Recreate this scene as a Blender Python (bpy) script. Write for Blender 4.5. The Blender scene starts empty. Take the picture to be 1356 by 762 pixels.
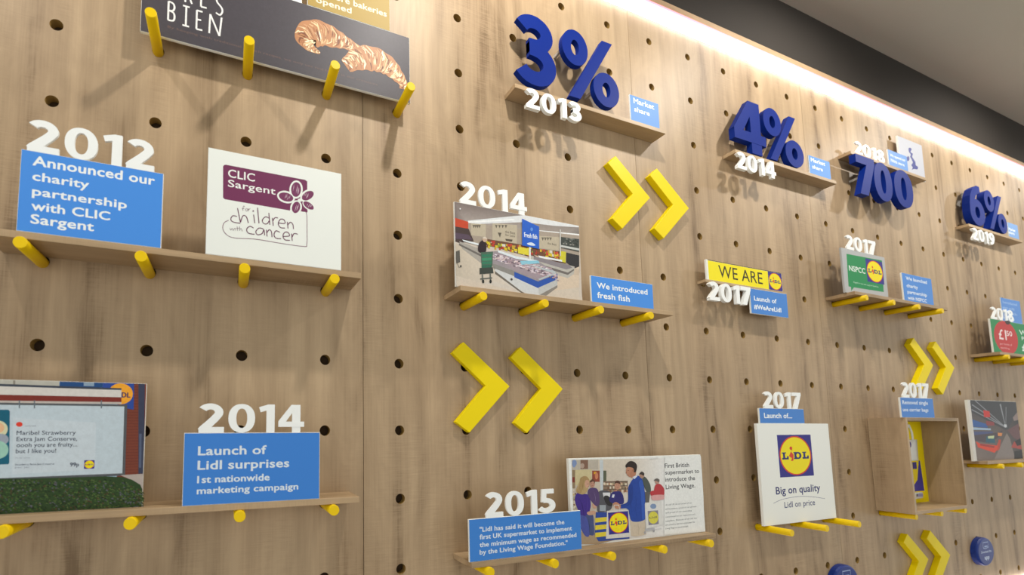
import bpy, math, random
from mathutils import Matrix, Vector
random.seed(7)
C = bpy.context.scene.collection
SC = bpy.context.scene

# ------------------------------------------------------------------ camera
F, PX, PY = 558.08, 492.51, 528.02           # focal length and principal point in pixels of the 1356x762 frame
CAM = (-0.56467, -0.92419, 1.59912)
ROT = ((0.94641569, -0.32292037, -0.00444621),
       (0.02149299, 0.0767167, -0.99682125),
       (0.32223498, 0.94331171, 0.07954641))  # rows: right, down, forward
cd = bpy.data.cameras.new('camera')
cam = bpy.data.objects.new('camera', cd); C.objects.link(cam)
m = Matrix(((ROT[0][0], -ROT[1][0], -ROT[2][0], CAM[0]),
            (ROT[0][1], -ROT[1][1], -ROT[2][1], CAM[1]),
            (ROT[0][2], -ROT[1][2], -ROT[2][2], CAM[2]), (0, 0, 0, 1)))
cam.matrix_world = m
cd.sensor_fit = 'HORIZONTAL'; cd.sensor_width = 36.0
cd.lens = F / 1356 * 36.0
cd.shift_x = (678 - PX) / 1356
cd.shift_y = (PY - 381) / 1356
cd.clip_start = 0.02
SC.camera = cam

def at(px, py, Y=0.0):
    """the point of the plane y = Y (parallel to the wall) measured at a place of the survey photograph: (x, z)"""
    a = (px - PX) / F; b = (py - PY) / F
    d = [ROT[0][k] * a + ROT[1][k] * b + ROT[2][k] for k in range(3)]
    t = (Y - CAM[1]) / d[1]
    return (CAM[0] + t * d[0], CAM[2] + t * d[2])

# ------------------------------------------------------------------ world, lights, exposure
W = bpy.data.worlds.new('world'); SC.world = W; W.use_nodes = True
bg = W.node_tree.nodes['Background']
bg.inputs[0].default_value = (0.98, 0.98, 0.95, 1); bg.inputs[1].default_value = 0.82
SC.view_settings.view_transform = 'Standard'; SC.view_settings.look = 'None'
SC.view_settings.gamma = 1.0; SC.view_settings.exposure = 0.25
LAMP_POWER = 42.0
LAMP_K = (.45, 1, .8, .75, .75)
LED_STRENGTH = 6.0
cd.dof.use_dof = True; cd.dof.focus_distance = 1.15; cd.dof.aperture_fstop = 2.8
LAMP_X = (-1.4, 0.0, 1.45, 2.9, 4.35)
LAMP_Y, CEIL = -0.62, 3.29

# ------------------------------------------------------------------ helpers
def srgb(h, k=1.0):
    h = h.lstrip('#'); v = [int(h[i:i + 2], 16) / 255 for i in (0, 2, 4)]
    return tuple(min(1.0, (x / 12.92 if x <= .04045 else ((x + .055) / 1.055) ** 2.4) * k) for x in v) + (1.0,)

def mesh(name, verts, faces, mats, parent=None, smooth=False, origin=None, mi=None):
    """link one mesh object; verts are world coordinates, the origin goes to the parent's base or to `origin`"""
    me = bpy.data.meshes.new(name)
    o = bpy.data.objects.new(name, me)
    if parent is not None:
        base = parent['_b'] if '_b' in parent.keys() else (0, 0, 0)
        base = BASE[parent.name]
        o.parent = parent; off = base; BASE[o.name] = base
    else:
        off = origin or (0, 0, 0); o.location = off; BASE[o.name] = off
    me.from_pydata([(v[0] - off[0], v[1] - off[1], v[2] - off[2]) for v in verts], [], faces)
    for mt in (mats if isinstance(mats, (list, tuple)) else [mats]): me.materials.append(mt)
    if mi: me.polygons.foreach_set('material_index', mi)
    if smooth: me.polygons.foreach_set('use_smooth', [True] * len(me.polygons))
    me.update()
    C.objects.link(o)
    return o
BASE = {}

def thing(name, label, cat, loc, group=None):
    o = bpy.data.objects.new(name, None); C.objects.link(o); o.location = loc
    o.empty_display_size = .02
    BASE[o.name] = tuple(loc)
    o['label'] = label; o['category'] = cat
    if group: o['group'] = group
    return o
def tag(o, label, cat, group=None):
    o['label'] = label; o['category'] = cat
    if group: o['group'] = group
    return o
def struct(o): o['kind'] = 'structure'; return o

class MB:
    def __init__(s): s.v = []; s.f = []
    def box(s, x0, x1, y0, y1, z0, z1, b=0.0):
        """box with optional chamfer b on the vertical/front silhouette edges"""
        n = len(s.v)
        if b <= 0:
            s.v += [(x, y, z) for x in (x0, x1) for y in (y0, y1) for z in (z0, z1)]
            s.f += [tuple(n + i for i in q) for q in ((0, 1, 3, 2), (4, 6, 7, 5), (0, 4, 5, 1), (2, 3, 7, 6), (0, 2, 6, 4), (1, 5, 7, 3))]
        else:
            ring = lambda y, k: [(x0 + k, y, z0 + k), (x1 - k, y, z0 + k), (x1 - k, y, z1 - k), (x0 + k, y, z1 - k)]
            s.v += ring(y0, b) + ring(y0 + b, 0) + ring(y1 - b, 0) + ring(y1, b)
            s.f.append((n, n + 1, n + 2, n + 3))
            for r in range(3):
                for i in range(4):
                    j = (i + 1) % 4; s.f.append((n + r * 4 + i, n + (r + 1) * 4 + i, n + (r + 1) * 4 + j, n + r * 4 + j))
            s.f.append((n + 15, n + 14, n + 13, n + 12))
        return s
    def strip_prism(s, L, R, y0, y1, closed=False):
        """prism between two matching outlines (x, z); y0 is the front"""
        n = len(s.v); k = len(L)
        for y in (y0, y1):
            s.v += [(p[0], y, p[1]) for p in L] + [(p[0], y, p[1]) for p in R]
        a, b, c, d = n, n + k, n + 2 * k, n + 3 * k
        for i in range(k if closed else k - 1):
            j = (i + 1) % k
            s.f += [(a + i, a + j, b + j, b + i), (c + i, d + i, d + j, c + j), (a + i, c + i, c + j, a + j), (b + i, b + j, d + j, d + i)]
        if not closed:
            s.f += [(a, b, d, c), (a + k - 1, c + k - 1, d + k - 1, b + k - 1)]
        return s
    def prism(s, P, y0, y1):
        n = len(s.v); k = len(P)
        s.v += [(p[0], y0, p[1]) for p in P] + [(p[0], y1, p[1]) for p in P]
        s.f += [tuple(n + i for i in range(k)), tuple(n + k + i for i in reversed(range(k)))]
        for i in range(k):
            j = (i + 1) % k; s.f.append((n + i, n + k + i, n + k + j, n + j))
        return s
    def stroke(s, pts, w, y0, y1, map_=lambda p: p, caps=0):
        """thick polyline prism; w may be a list"""
        L, R = [], []
        k = len(pts)
        for i, p in enumerate(pts):
            a = pts[max(i - 1, 0)]; b = pts[min(i + 1, k - 1)]
            dx, dz = b[0] - a[0], b[1] - a[1]; l = math.hypot(dx, dz) or 1
            ww = (w[i] if isinstance(w, list) else w) / 2
            nx, nz = -dz / l * ww, dx / l * ww
            L.append(map_((p[0] + nx, p[1] + nz))); R.append(map_((p[0] - nx, p[1] - nz)))
        return s.strip_prism(L, R, y0, y1)
    def build(s, name, mat, parent=None, smooth=False, origin=None):
        o = mesh(name, s.v, s.f, mat, parent, smooth, origin)
        return o

import bmesh
def fixn(o):
    bm = bmesh.new(); bm.from_mesh(o.data); bmesh.ops.recalc_face_normals(bm, faces=bm.faces); bm.to_mesh(o.data); bm.free(); return o

# ------------------------------------------------------------------ materials
def mat(name, col, rough=.5, spec=.4, bump=0, bscale=400, emis=None, var=0.0, coat=0.0):
    m = bpy.data.materials.new(name); m.use_nodes = True; nt = m.node_tree; b = nt.nodes['Principled BSDF']
    col = srgb(col) if isinstance(col, str) else col
    b.inputs['Base Color'].default_value = col; b.inputs['Roughness'].default_value = rough
    b.inputs['Specular IOR Level'].default_value = spec
    if coat: b.inputs['Coat Weight'].default_value = coat
    tc = nt.nodes.new('ShaderNodeTexCoord')
    if var or bump:
        n = nt.nodes.new('ShaderNodeTexNoise'); n.inputs['Scale'].default_value = bscale; n.inputs['Detail'].default_value = 4
        nt.links.new(tc.outputs['Object'], n.inputs['Vector'])
        if var:
            n2 = nt.nodes.new('ShaderNodeTexNoise'); n2.inputs['Scale'].default_value = bscale / 20; n2.inputs['Detail'].default_value = 5
            nt.links.new(tc.outputs['Object'], n2.inputs['Vector'])
            mx = nt.nodes.new('ShaderNodeMix'); mx.data_type = 'RGBA'
            mx.inputs[6].default_value = tuple(c * (1 - var) for c in col[:3]) + (1,)
            mx.inputs[7].default_value = tuple(min(1, c * (1 + var)) for c in col[:3]) + (1,)
            nt.links.new(n2.outputs['Fac'], mx.inputs[0]); nt.links.new(mx.outputs[2], b.inputs['Base Color'])
        if bump:
            bp = nt.nodes.new('ShaderNodeBump'); bp.inputs['Strength'].default_value = bump; bp.inputs['Distance'].default_value = .0004
            nt.links.new(n.outputs['Fac'], bp.inputs['Height']); nt.links.new(bp.outputs['Normal'], b.inputs['Normal'])
    if emis:
        b.inputs['Emission Color'].default_value = srgb(emis[0]) if isinstance(emis[0], str) else emis[0]
        b.inputs['Emission Strength'].default_value = emis[1]
    return m

def wood(name, light, dark, axis='Z', k=1.0):
    """pale oak laminate, grain along `axis`"""
    m = bpy.data.materials.new(name); m.use_nodes = True; nt = m.node_tree; N = nt.nodes; Lk = nt.links
    b = N['Principled BSDF']; b.inputs['Roughness'].default_value = .5; b.inputs['Specular IOR Level'].default_value = .3
    tc = N.new('ShaderNodeTexCoord'); oi = N.new('ShaderNodeObjectInfo')
    ofs = N.new('ShaderNodeVectorMath'); ofs.operation = 'MULTIPLY_ADD'
    Lk.new(oi.outputs['Random'], ofs.inputs[0]); ofs.inputs[1].default_value = (17.3, 9.1, 5.7); Lk.new(tc.outputs['Object'], ofs.inputs[2])
    def nz(across, along, detail=5, rough=.6, dist=0.0):
        mp = N.new('ShaderNodeMapping')
        sc = [across] * 3; sc['XYZ'.index(axis)] = along
        mp.inputs['Scale'].default_value = sc
        Lk.new(ofs.outputs[0], mp.inputs['Vector'])
        n = N.new('ShaderNodeTexNoise'); n.inputs['Scale'].default_value = 1; n.inputs['Detail'].default_value = detail
        n.inputs['Roughness'].default_value = rough; n.inputs['Distortion'].default_value = dist
        Lk.new(mp.outputs['Vector'], n.inputs['Vector']); return n.outputs['Fac']
    def math_(op, a, b_, c=None):
        q = N.new('ShaderNodeMath'); q.operation = op
        for i, x in enumerate((a, b_, c)):
            if x is None: continue
            if isinstance(x, (int, float)): q.inputs[i].default_value = x
            else: Lk.new(x, q.inputs[i])
        return q.outputs[0]
    bands = nz(11, .35, 3, .5)
    grain = nz(34, 1.5, 6, .62, .35)
    swirl = nz(9, 2.4, 4, .55, 2.2)
    fibre = nz(330, 7, 3, .6)
    saw = nz(22, 420, 3, .6)
    sawm = nz(9, 4, 2, .5)
    v = math_('MULTIPLY', bands, .50)
    v = math_('MULTIPLY_ADD', grain, .30, v)
    v = math_('MULTIPLY_ADD', swirl, .30, v)
    v = math_('MULTIPLY_ADD', fibre, .14, v)
    sm = math_('MULTIPLY', math_('SUBTRACT', saw, .5), math_('MULTIPLY', math_('SUBTRACT', sawm, .42), .9))
    v = math_('ADD', v, sm)
    rp = N.new('ShaderNodeValToRGB'); Lk.new(v, rp.inputs[0])
    e = rp.color_ramp.elements
    e[0].position = .46; e[0].color = srgb(dark, k); e[1].position = .76; e[1].color = srgb(light, k)
    mid = e.new(.57); a_, b2 = srgb(dark, k), srgb(light, k); mid.color = tuple(a_[i] * .45 + b2[i] * .55 for i in range(4))
    pink = N.new('ShaderNodeMix'); pink.data_type = 'RGBA'; pink.blend_type = 'MULTIPLY'
    Lk.new(nz(5, .9, 2, .5), pink.inputs[0]); Lk.new(rp.outputs[0], pink.inputs[6]); pink.inputs[7].default_value = (1.0, .93, .88, 1)
    Lk.new(pink.outputs[2], b.inputs['Base Color'])
    bp = N.new('ShaderNodeBump'); bp.inputs['Strength'].default_value = .25; bp.inputs['Distance'].default_value = .0005
    Lk.new(v, bp.inputs['Height']); Lk.new(bp.outputs['Normal'], b.inputs['Normal'])
    return m

def print_mat(name, rough=.55, grain=0.0):
    m = bpy.data.materials.new(name); m.use_nodes = True; nt = m.node_tree; b = nt.nodes['Principled BSDF']
    a = nt.nodes.new('ShaderNodeVertexColor'); a.layer_name = 'ink'
    if grain:
        tc = nt.nodes.new('ShaderNodeTexCoord'); n = nt.nodes.new('ShaderNodeTexNoise'); n.inputs['Scale'].default_value = 150; n.inputs['Detail'].default_value = 6; n.inputs['Roughness'].default_value = .7
        mr = nt.nodes.new('ShaderNodeMapRange'); mr.inputs[1].default_value = .3; mr.inputs[2].default_value = .7; mr.inputs[3].default_value = 1 - grain; mr.inputs[4].default_value = 1 + grain
        vm = nt.nodes.new('ShaderNodeVectorMath'); vm.operation = 'SCALE'
        nt.links.new(tc.outputs['Object'], n.inputs['Vector']); nt.links.new(n.outputs['Fac'], mr.inputs[0]); nt.links.new(mr.outputs[0], vm.inputs['Scale'])
        nt.links.new(a.outputs['Color'], vm.inputs[0]); nt.links.new(vm.outputs[0], b.inputs['Base Color'])
    else: nt.links.new(a.outputs['Color'], b.inputs['Base Color'])
    b.inputs['Roughness'].default_value = rough; b.inputs['Specular IOR Level'].default_value = .25
    return m

M = dict(
    wall=wood('oak laminate, upright grain', '#bda686', '#7b664c', 'Z'),
    shelf=wood('oak laminate, level grain', '#bda583', '#806b50', 'X'),
    back=mat('dark backing board', '#3a2a17', .9),
    holew=mat('raw hole wall', '#9a7c45', .9, .1),
    dark=mat('dark bulkhead paint', '#37332f', .8, .2, .2, 60, var=.12),
    ceil=mat('grey ceiling paint', '#a8a99b', .9, .2, .3, 90, var=.04),
    floor=mat('grey vinyl floor', '#8a857c', .5, .4, .1, 200, var=.06),
    white=mat('white painted acrylic', '#f8fbf9', .45, .3, .1, 300),
    foam=mat('white board core', '#eeefe9', .7, .2, .2, 300),
    grey=mat('silver grey board', '#b4b5b4', .45, .4, .1, 300),
    blue=mat('royal blue painted figure', '#012680', .6, .15, .25, 500, var=.05),
    yellow=mat('yellow painted wood', '#f3da00', .5, .2, .3, 300, var=.04),
    peg=mat('yellow peg paint', '#f3cd00', .45, .25, .3, 300, var=.05),
    led=mat('lit diffuser', '#ffffff', .5, emis=((1.0, .93, .92, 1), LED_STRENGTH)),
    red=mat('red colour fringe', '#ff8090', .5, emis=((1.0, .22, .28, 1), 1.6)),  # glow standing in for the colour fringe beside the bright diffuser
    alu=mat('aluminium channel', '#b9b4ac', .4, .5),
    navy=mat('navy badge enamel', '#12307f', .4, .3, .1, 200),
    pr=print_mat('printed ink'), photo=print_mat('printed photograph', .5, .08),
    lamp=mat('lamp housing', '#dddddd', .4),
    lens=mat('lit lamp lens', '#ffffff', .4, emis=((1, .94, .85, 1), 6)),
)

# ------------------------------------------------------------------ flat print
GLYPH = {}
def text_mesh(s, bold, shear=0.0):
    key = (s, round(bold, 4), shear)
    if key in GLYPH: return GLYPH[key]
    cu = bpy.data.curves.new('tmp', 'FONT'); cu.body = s; cu.size = 1; cu.offset = bold; cu.resolution_u = 3; cu.shear = shear
    cu.fill_mode = 'FRONT'; cu.space_character = 1.03 + bold * 2
    o = bpy.data.objects.new('tmp', cu); C.objects.link(o)
    dg = bpy.context.evaluated_depsgraph_get()
    me = bpy.data.meshes.new_from_object(o.evaluated_get(dg))
    v = [(p.co.x, p.co.y) for p in me.vertices]; f = [tuple(p.vertices) for p in me.polygons]
    bpy.data.objects.remove(o); bpy.data.curves.remove(cu); bpy.data.meshes.remove(me)
    GLYPH[key] = (v, f); return GLYPH[key]
_h = text_mesh('H', 0)[0]; CAP = max(p[1] for p in _h)

class Print:
    """thin layered ink on a board face at y = Y; every shape is given by places on that face"""
    def __init__(s, Y, crop=None):
        s.Y = Y; s.v = []; s.f = []; s.c = []; s.lay = 0; s.step = 1.0; s.clip = None; s.crop = crop
    def cr(s, x0, y0, k): s.crop = (x0, y0, k); return s
    def p(s, q):
        if s.crop: q = (s.crop[0] + q[0] / s.crop[2], s.crop[1] + q[1] / s.crop[2])
        return at(q[0], q[1], s.Y)
    def _y(s): s.lay += s.step; return s.Y - .00012 - s.lay * .000005
    def polym(s, P, col):
        cs = [srgb(c) for c in col] if isinstance(col, list) else [srgb(col)] * len(P)
        V = [tuple(q) + c for q, c in zip(P, cs)]
        if s.clip:      # cut the shape at the edges of the printed area
            for ax, lim, sg in ((0, s.clip[0], 1), (0, s.clip[1], -1), (1, s.clip[2], 1), (1, s.clip[3], -1)):
                out = []
                for k in range(len(V)):
                    A, B = V[k - 1], V[k]; da, db = (A[ax] - lim) * sg, (B[ax] - lim) * sg
                    if (da >= 0) != (db >= 0):
                        t = da / (da - db); out.append(tuple(u + (w - u) * t for u, w in zip(A, B)))
                    if db >= 0: out.append(B)
                V = out
                if len(V) < 3: return
        n = len(s.v); y = s._y()
        s.v += [(q[0], y, q[1]) for q in V]; s.f.append(tuple(range(n, n + len(V)))); s.c += [tuple(q[2:]) for q in V]
    def poly(s, pts, col): s.polym([s.p(q) for q in pts], col)
    def rectm(s, x0, x1, z0, z1, col): s.polym([(x0, z0), (x1, z0), (x1, z1), (x0, z1)], col)
    def ell(s, c, rx, ry, col, n=24, rot=0):
        P = []
        for i in range(n):
            t = 2 * math.pi * i / n; x, y = rx * math.cos(t), ry * math.sin(t)
            P.append((c[0] + x * math.cos(rot) - y * math.sin(rot), c[1] + x * math.sin(rot) + y * math.cos(rot)))
        s.poly(P, col)
    def ellm(s, cx, cz, rx, rz, col, n=32):
        s.polym([(cx + rx * math.cos(2 * math.pi * i / n), cz + rz * math.sin(2 * math.pi * i / n)) for i in range(n)], col)
    def line(s, pts, w, col, metric=False):
        P = pts if metric else [s.p(q) for q in pts]
        y = s._y(); n = len(s.v); k = len(P)
        for i, p in enumerate(P):
            a = P[max(i - 1, 0)]; b = P[min(i + 1, k - 1)]; dx, dz = b[0] - a[0], b[1] - a[1]; l = math.hypot(dx, dz) or 1
            ww = (w[i] if isinstance(w, (list, tuple)) else w) / 2
            nx, nz = -dz / l * ww, dx / l * ww
            s.v += [(p[0] + nx, y, p[1] + nz), (p[0] - nx, y, p[1] - nz)]; s.c += [srgb(col)] * 2
        for i in range(k - 1): s.f.append((n + 2 * i, n + 2 * i + 1, n + 2 * i + 3, n + 2 * i + 2))
    def curve(s, pts, w, col, sub=6, closed=False):
        """Catmull-Rom line through the points"""
        Q = [s.p(q) for q in pts]; n = len(Q); out = []
        rng = range(n if closed else n - 1)
        for i in rng:
            g = (lambda j: Q[j % n]) if closed else (lambda j: Q[min(max(j, 0), n - 1)])
            p0, p1, p2, p3 = g(i - 1), g(i), g(i + 1), g(i + 2)
            for t in range(sub):
                t /= sub
                out.append(tuple(.5 * (2 * p1[k] + (p2[k] - p0[k]) * t + (2 * p0[k] - 5 * p1[k] + 4 * p2[k] - p3[k]) * t * t + (3 * p1[k] - p0[k] - 3 * p2[k] + p3[k]) * t ** 3) for k in (0, 1)))
        out.append(Q[0] if closed else Q[-1])
        s.line(out, w, col, True); return out
    def blob(s, pts, col, sub=5):
        Q = [s.p(q) for q in pts]; n = len(Q); out = []
        for i in range(n):
            p0, p1, p2, p3 = Q[i - 1], Q[i], Q[(i + 1) % n], Q[(i + 2) % n]
            for t in range(sub):
                t /= sub
                out.append(tuple(.5 * (2 * p1[k] + (p2[k] - p0[k]) * t + (2 * p0[k] - 5 * p1[k] + 4 * p2[k] - p3[k]) * t * t + (3 * p1[k] - p0[k] - 3 * p2[k] + p3[k]) * t ** 3) for k in (0, 1)))
        s.polym(out, col)
    def textm(s, t, x0, z0, w, cap, col, bold=0.0, shear=0.0):
        v, f = text_mesh(t, 0, shear)
        a = min(p[0] for p in v); b = max(p[0] for p in v); kz = cap / CAP; d = bold * 1.3 * kz
        kx = (w - 2 * d) / (b - a); y = s._y()
        for dx, dz in (((0, 0),) if d <= 0 else ((0, 0), (-d, 0), (d, 0), (0, d * .7), (0, -d * .7), (-d * .7, d * .5), (d * .7, d * .5), (-d * .7, -d * .5), (d * .7, -d * .5))):
            n = len(s.v); y -= 1e-6
            s.v += [(x0 + d + dx + (p[0] - a) * kx, y, z0 + dz + p[1] * kz) for p in v]; s.c += [srgb(col)] * len(v)
            s.f += [tuple(n + i for i in q) for q in f]
        s.lay += 2
    def text(s, t, L, R, cap, col, bold=0.0, shear=0.0):
        """baseline from place L to place R, capitals `cap` picture units high"""
        a, b = s.p(L), s.p(R); top = s.p((L[0], L[1] - cap))
        s.textm(t, a[0], (a[1] + b[1]) / 2, b[0] - a[0], top[1] - a[1], col, bold, shear)
    def build(s, name, parent, m_='pr'):
        o = mesh(name, s.v, s.f, M[m_], parent)
        ca = o.data.color_attributes.new('ink', 'FLOAT_COLOR', 'POINT')
        flat = [x for c in s.c for x in c]; ca.data.foreach_set('color', flat)
        bm = bmesh.new(); bm.from_mesh(o.data)
        big = [f for f in bm.faces if len(f.verts) > 4]
        if big: bmesh.ops.triangulate(bm, faces=big)
        for f in bm.faces:
            f.normal_update()
            if f.normal.y > 0: f.normal_flip()
        bm.to_mesh(o.data); bm.free()
        return o

def board(name, label, cat, x0, x1, z0, z1, Y, t=.005, core='foam', face=None, group=None, b=.0006):
    """an upright board: Empty > board, printed_face; returns (thing, Print)"""
    r = thing(name, label, cat, ((x0 + x1) / 2, Y + t / 2, z0), group)
    fixn(MB().box(x0, x1, Y, Y + t, z0, z1, b).build('board', M[core], r))
    pr = Print(Y)
    if face: pr.rectm(x0 + .0008, x1 - .0008, z0 + .0008, z1 - .0008, face)
    return r, pr

# ------------------------------------------------------------------ numerals
def arc(cx, cz, rx, rz, a0, a1, n=14):
    return [(cx + rx * math.cos(math.radians(a0 + (a1 - a0) * i / n)), cz + rz * math.sin(math.radians(a0 + (a1 - a0) * i / n))) for i in range(n + 1)]
def ring(cx, cz, rx, rz, w, n=36, e=2.0):
    def se(rx, rz):
        o = []
        for i in range(n):
            t = 2 * math.pi * i / n; c, s_ = math.cos(t), math.sin(t)
            o.append((cx + rx * math.copysign(abs(c) ** (2 / e), c), cz + rz * math.copysign(abs(s_) ** (2 / e), s_)))
        return o
    return ('ring', se(rx, rz), se(rx - w, rz - w * .82))
def digit_shapes(ch, heavy=False):
    """shapes in a box 0..w by 0..1; returns (w, shapes)"""
    if ch == '0': return .66, [ring(.33, .5, .33, .5, .24 if heavy else .195, e=2.2)]
    if ch == '1': return .40, [('poly', [(.19, 0), (.40, 0), (.40, 1), (.24, 1), (.0, .90), (.04, .72), (.19, .78)])]
    if ch == '2':
        p = arc(.27, .70, .205, .20, 150, -28, 16) + [(.36, .46), (.24, .30), (.12, .15), (.06, .07)]
        w = [.205] * 17 + [.215, .22, .22, .20]
        return .60, [('stroke', p, w), ('poly', [(.0, 0), (.60, 0), (.60, .195), (.10, .195), (.0, .15)])]
    if ch == '3':
        return .60, [('stroke', arc(.265, .735, .20, .170, 152, -84, 20) + [(.24, .563), (.19, .563)], .19),
                     ('stroke', [(.19, .515), (.24, .515)] + arc(.26, .305, .235, .205, 84, -150, 20), .20)]
    if ch == '4':
        return .68, [('poly', [(.34, 1), (.58, 1), (.58, 0), (.36, 0), (.36, .62)]), ('poly', [(.34, 1), (.42, .82), (.19, .38), (.0, .38), (.0, .40)]),
                     ('poly', [(.0, .20), (.68, .20), (.68, .39), (.0, .39)])]
    if ch == '5':
        return .60, [('poly', [(.09, 1), (.55, 1), (.55, .81), (.26, .81), (.245, .52), (.06, .46)]), ('stroke', [(.14, .53)] + arc(.24, .315, .255, .215, 85, -150, 18), .20)]
    if ch == '6':
        return .66, [ring(.33, .325, .33, .325, .225), ('stroke', [(.095, .30), (.105, .48), (.16, .66), (.27, .82), (.42, .905), (.54, .91)], [.19, .19, .20, .20, .19, .17])]
    if ch == '7':
        return .62, [('poly', [(.0, 1), (.62, 1), (.62, .86), (.56, .79), (.0, .79)]), ('poly', [(.62, .86), (.32, 0), (.05, 0), (.35, .82), (.60, .9)])]
    if ch == '8': return .64, [ring(.32, .755, .285, .245, .20), ring(.32, .29, .32, .29, .22)]
    if ch == '9':
        w, s_ = digit_shapes('6'); out = []
        for k in s_:
            if k[0] == 'ring': out.append(('ring', [(w - a, 1 - b) for a, b in k[1]], [(w - a, 1 - b) for a, b in k[2]]))
            else: out.append(('stroke', [(w - a, 1 - b) for a, b in k[1]], k[2]))
        return w, out
    if ch == '/': return .5, [('poly', [(.0, 0), (.115, 0), (.5, 1), (.385, 1)])]
    if ch == 'o': return 1.0, [ring(.5, .5, .5, .5, .345)]
def digit_mesh(ch, x0, x1, z0, z1, y0, y1, heavy=False):
    w, shp = digit_shapes(ch, heavy); mb = MB()
    g = lambda p: (x0 + p[0] / w * (x1 - x0), z0 + p[1] * (z1 - z0))
    for s_ in shp:
        y0 -= .00025; y1 += .00012      # pieces of one figure meet without sharing a plane
        if s_[0] == 'ring': mb.strip_prism([g(p) for p in s_[1]], [g(p) for p in s_[2]], y0, y1, True)
        elif s_[0] == 'poly': mb.prism([g(p) for p in s_[1]], y0, y1)
        else: mb.stroke(s_[1], s_[2], y0, y1, g)
    return mb
def year(txt, label, x0, x1, z0, z1, Y, t=.004, group='white year numerals', gap=.062, parent=None):
    ws = [digit_shapes(c)[0] for c in txt]
    H = 1.0; tot = sum(ws) + gap * 1.6 * (len(txt) - 1)
    r = thing('year_numeral', label, 'numeral', ((x0 + x1) / 2, Y + t / 2, z0), group)
    k = (x1 - x0) / tot; x = x0
    for c, w in zip(txt, ws):
        o = digit_mesh(c, x, x + w * k, z0, z1, Y, Y + t).build('digit', M['white'], r); fixn(o)
        x += (w + gap * 1.6) * k
    return r

# ------------------------------------------------------------------ the wall of drilled panels
S, ROW, Z0 = .18, .1593, 2.24
zr = lambda r: Z0 - r * ROW
HR = .0118
def make_panel(c0, ncol, r0, r1, bot, top):
    v, f, mi = [], [], []
    xa, xb = (c0 - .5) * S + .0007, (c0 + ncol - .5) * S - .0007
    T = .018
    def quad(P, m_=0): n = len(v); v.extend(P); f.append((n, n + 1, n + 2, n + 3)); mi.append(m_)
    K = 20
    for ci in range(ncol):
        cx = (c0 + ci) * S; L = xa if ci == 0 else cx - S / 2; R = xb if ci == ncol - 1 else cx + S / 2
        for r in range(r0, r1 + 1):
            cz = zr(r); B = cz - ROW / 2; U = cz + ROW / 2
            if r == r0: U = top
            if r == r1: B = bot
            n = len(v)
            sq = []
            for k in range(K):
                t = 2 * math.pi * (k + .5) / K; c_, s_ = math.cos(t), math.sin(t)
                hx = (R - cx) if c_ > 0 else (cx - L); hz = (U - cz) if s_ > 0 else (cz - B)
                kk = min(hx / abs(c_) if abs(c_) > 1e-6 else 9, hz / abs(s_) if abs(s_) > 1e-6 else 9)
                sq.append((cx + c_ * kk, cz + s_ * kk))
                v.append((cx + HR * c_, 0, cz + HR * s_)); v.append((cx + HR * c_, T, cz + HR * s_))
            m0 = len(v)
            v.extend((p[0], 0, p[1]) for p in sq)
            corners = [(R, U), (L, U), (L, B), (R, B)]
            c_idx = len(v); v.extend((p[0], 0, p[1]) for p in corners)
            def side(p):
                if abs(p[0] - R) < 1e-7: return 'R'
                if abs(p[0] - L) < 1e-7: return 'L'
                return 'U' if abs(p[1] - U) < 1e-7 else 'B'
            for k in range(K):
                j = (k + 1) % K
                a, b = side(sq[k]), side(sq[j])
                face = [n + 2 * k, m0 + k]
                if a != b:
                    face.append(c_idx + {'RU': 0, 'UR': 0, 'UL': 1, 'LU': 1, 'LB': 2, 'BL': 2, 'BR': 3, 'RB': 3}[a + b])
                face += [m0 + j, n + 2 * j]
                f.append(tuple(face)); mi.append(0)
                f.append((n + 2 * k, n + 2 * j, n + 2 * j + 1, n + 2 * k + 1)); mi.append(1)
    quad([(xa, 0, bot), (xa, 0, top), (xa, T, top), (xa, T, bot)]); quad([(xb, 0, bot), (xb, T, bot), (xb, T, top), (xb, 0, top)])
    quad([(xa, 0, top), (xb, 0, top), (xb, T, top), (xa, T, top)]); quad([(xa, 0, bot), (xa, T, bot), (xb, T, bot), (xb, 0, bot)])
    o = mesh('panel', v, f, [M['wall'], M['holew']], wall, mi=mi)
    return o
PT, PB = 2.960, .930
XL, XR = -2.07, 6.03
wall = struct(MB().box(XL, XR, .0185, .06, 0, CEIL).build('wall_back', M['back']))
for c0 in range(-11, 34, 5): make_panel(c0, 5, -4, 8, PB, PT)
struct(MB().box(XL, XR, -.004, .018, 3.0035, 3.045).build('trim_1', M['shelf']))
struct(MB().box(XL, XR, .004, .018, 3.0455, CEIL).build('wall_back_upper', M['dark']))
struct(MB().box(XL, XR, .0, .018, .0, .885).build('trim_2', M['shelf']))
struct(MB().box(XL - .2, XR + .4, -3.6, .06, CEIL, CEIL + .05).build('ceiling', M['ceil']))
struct(MB().box(XL - .2, XR + .4, -3.6, .06, -.05, 0).build('floor', M['floor']))

# strips of light above and below the drilled panels
def strip(z0, z1, label, zr_):
    r = thing('light_strip', label, 'light', ((XL + XR) / 2, 0, z0), 'strips of light along the wall')
    MB().box(XL, XR, .004, .018, z0 - .001, z1 + .001).build('channel', M['alu'], r)
    MB().box(XL, XR, -.016, .0035, z0 + .004, z1 - .004).build('diffuser', M['led'], r)
    a, b = (z1 - .0038, z1 + .0035) if zr_ else (z0 - .0035, z0 + .0038)
    MB().box(XL, XR, -.018, .0035, a, b).build('red_fringe', M['red'], r)  # colour fringe of the bright strip, added as a thin glowing bar
strip(2.961, 2.999, 'long glowing white light strip with red fringe running along the top of the panelled wall', True)
strip(.887, .929, 'glowing light strip along the bottom edge of the drilled panels', False)

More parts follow.
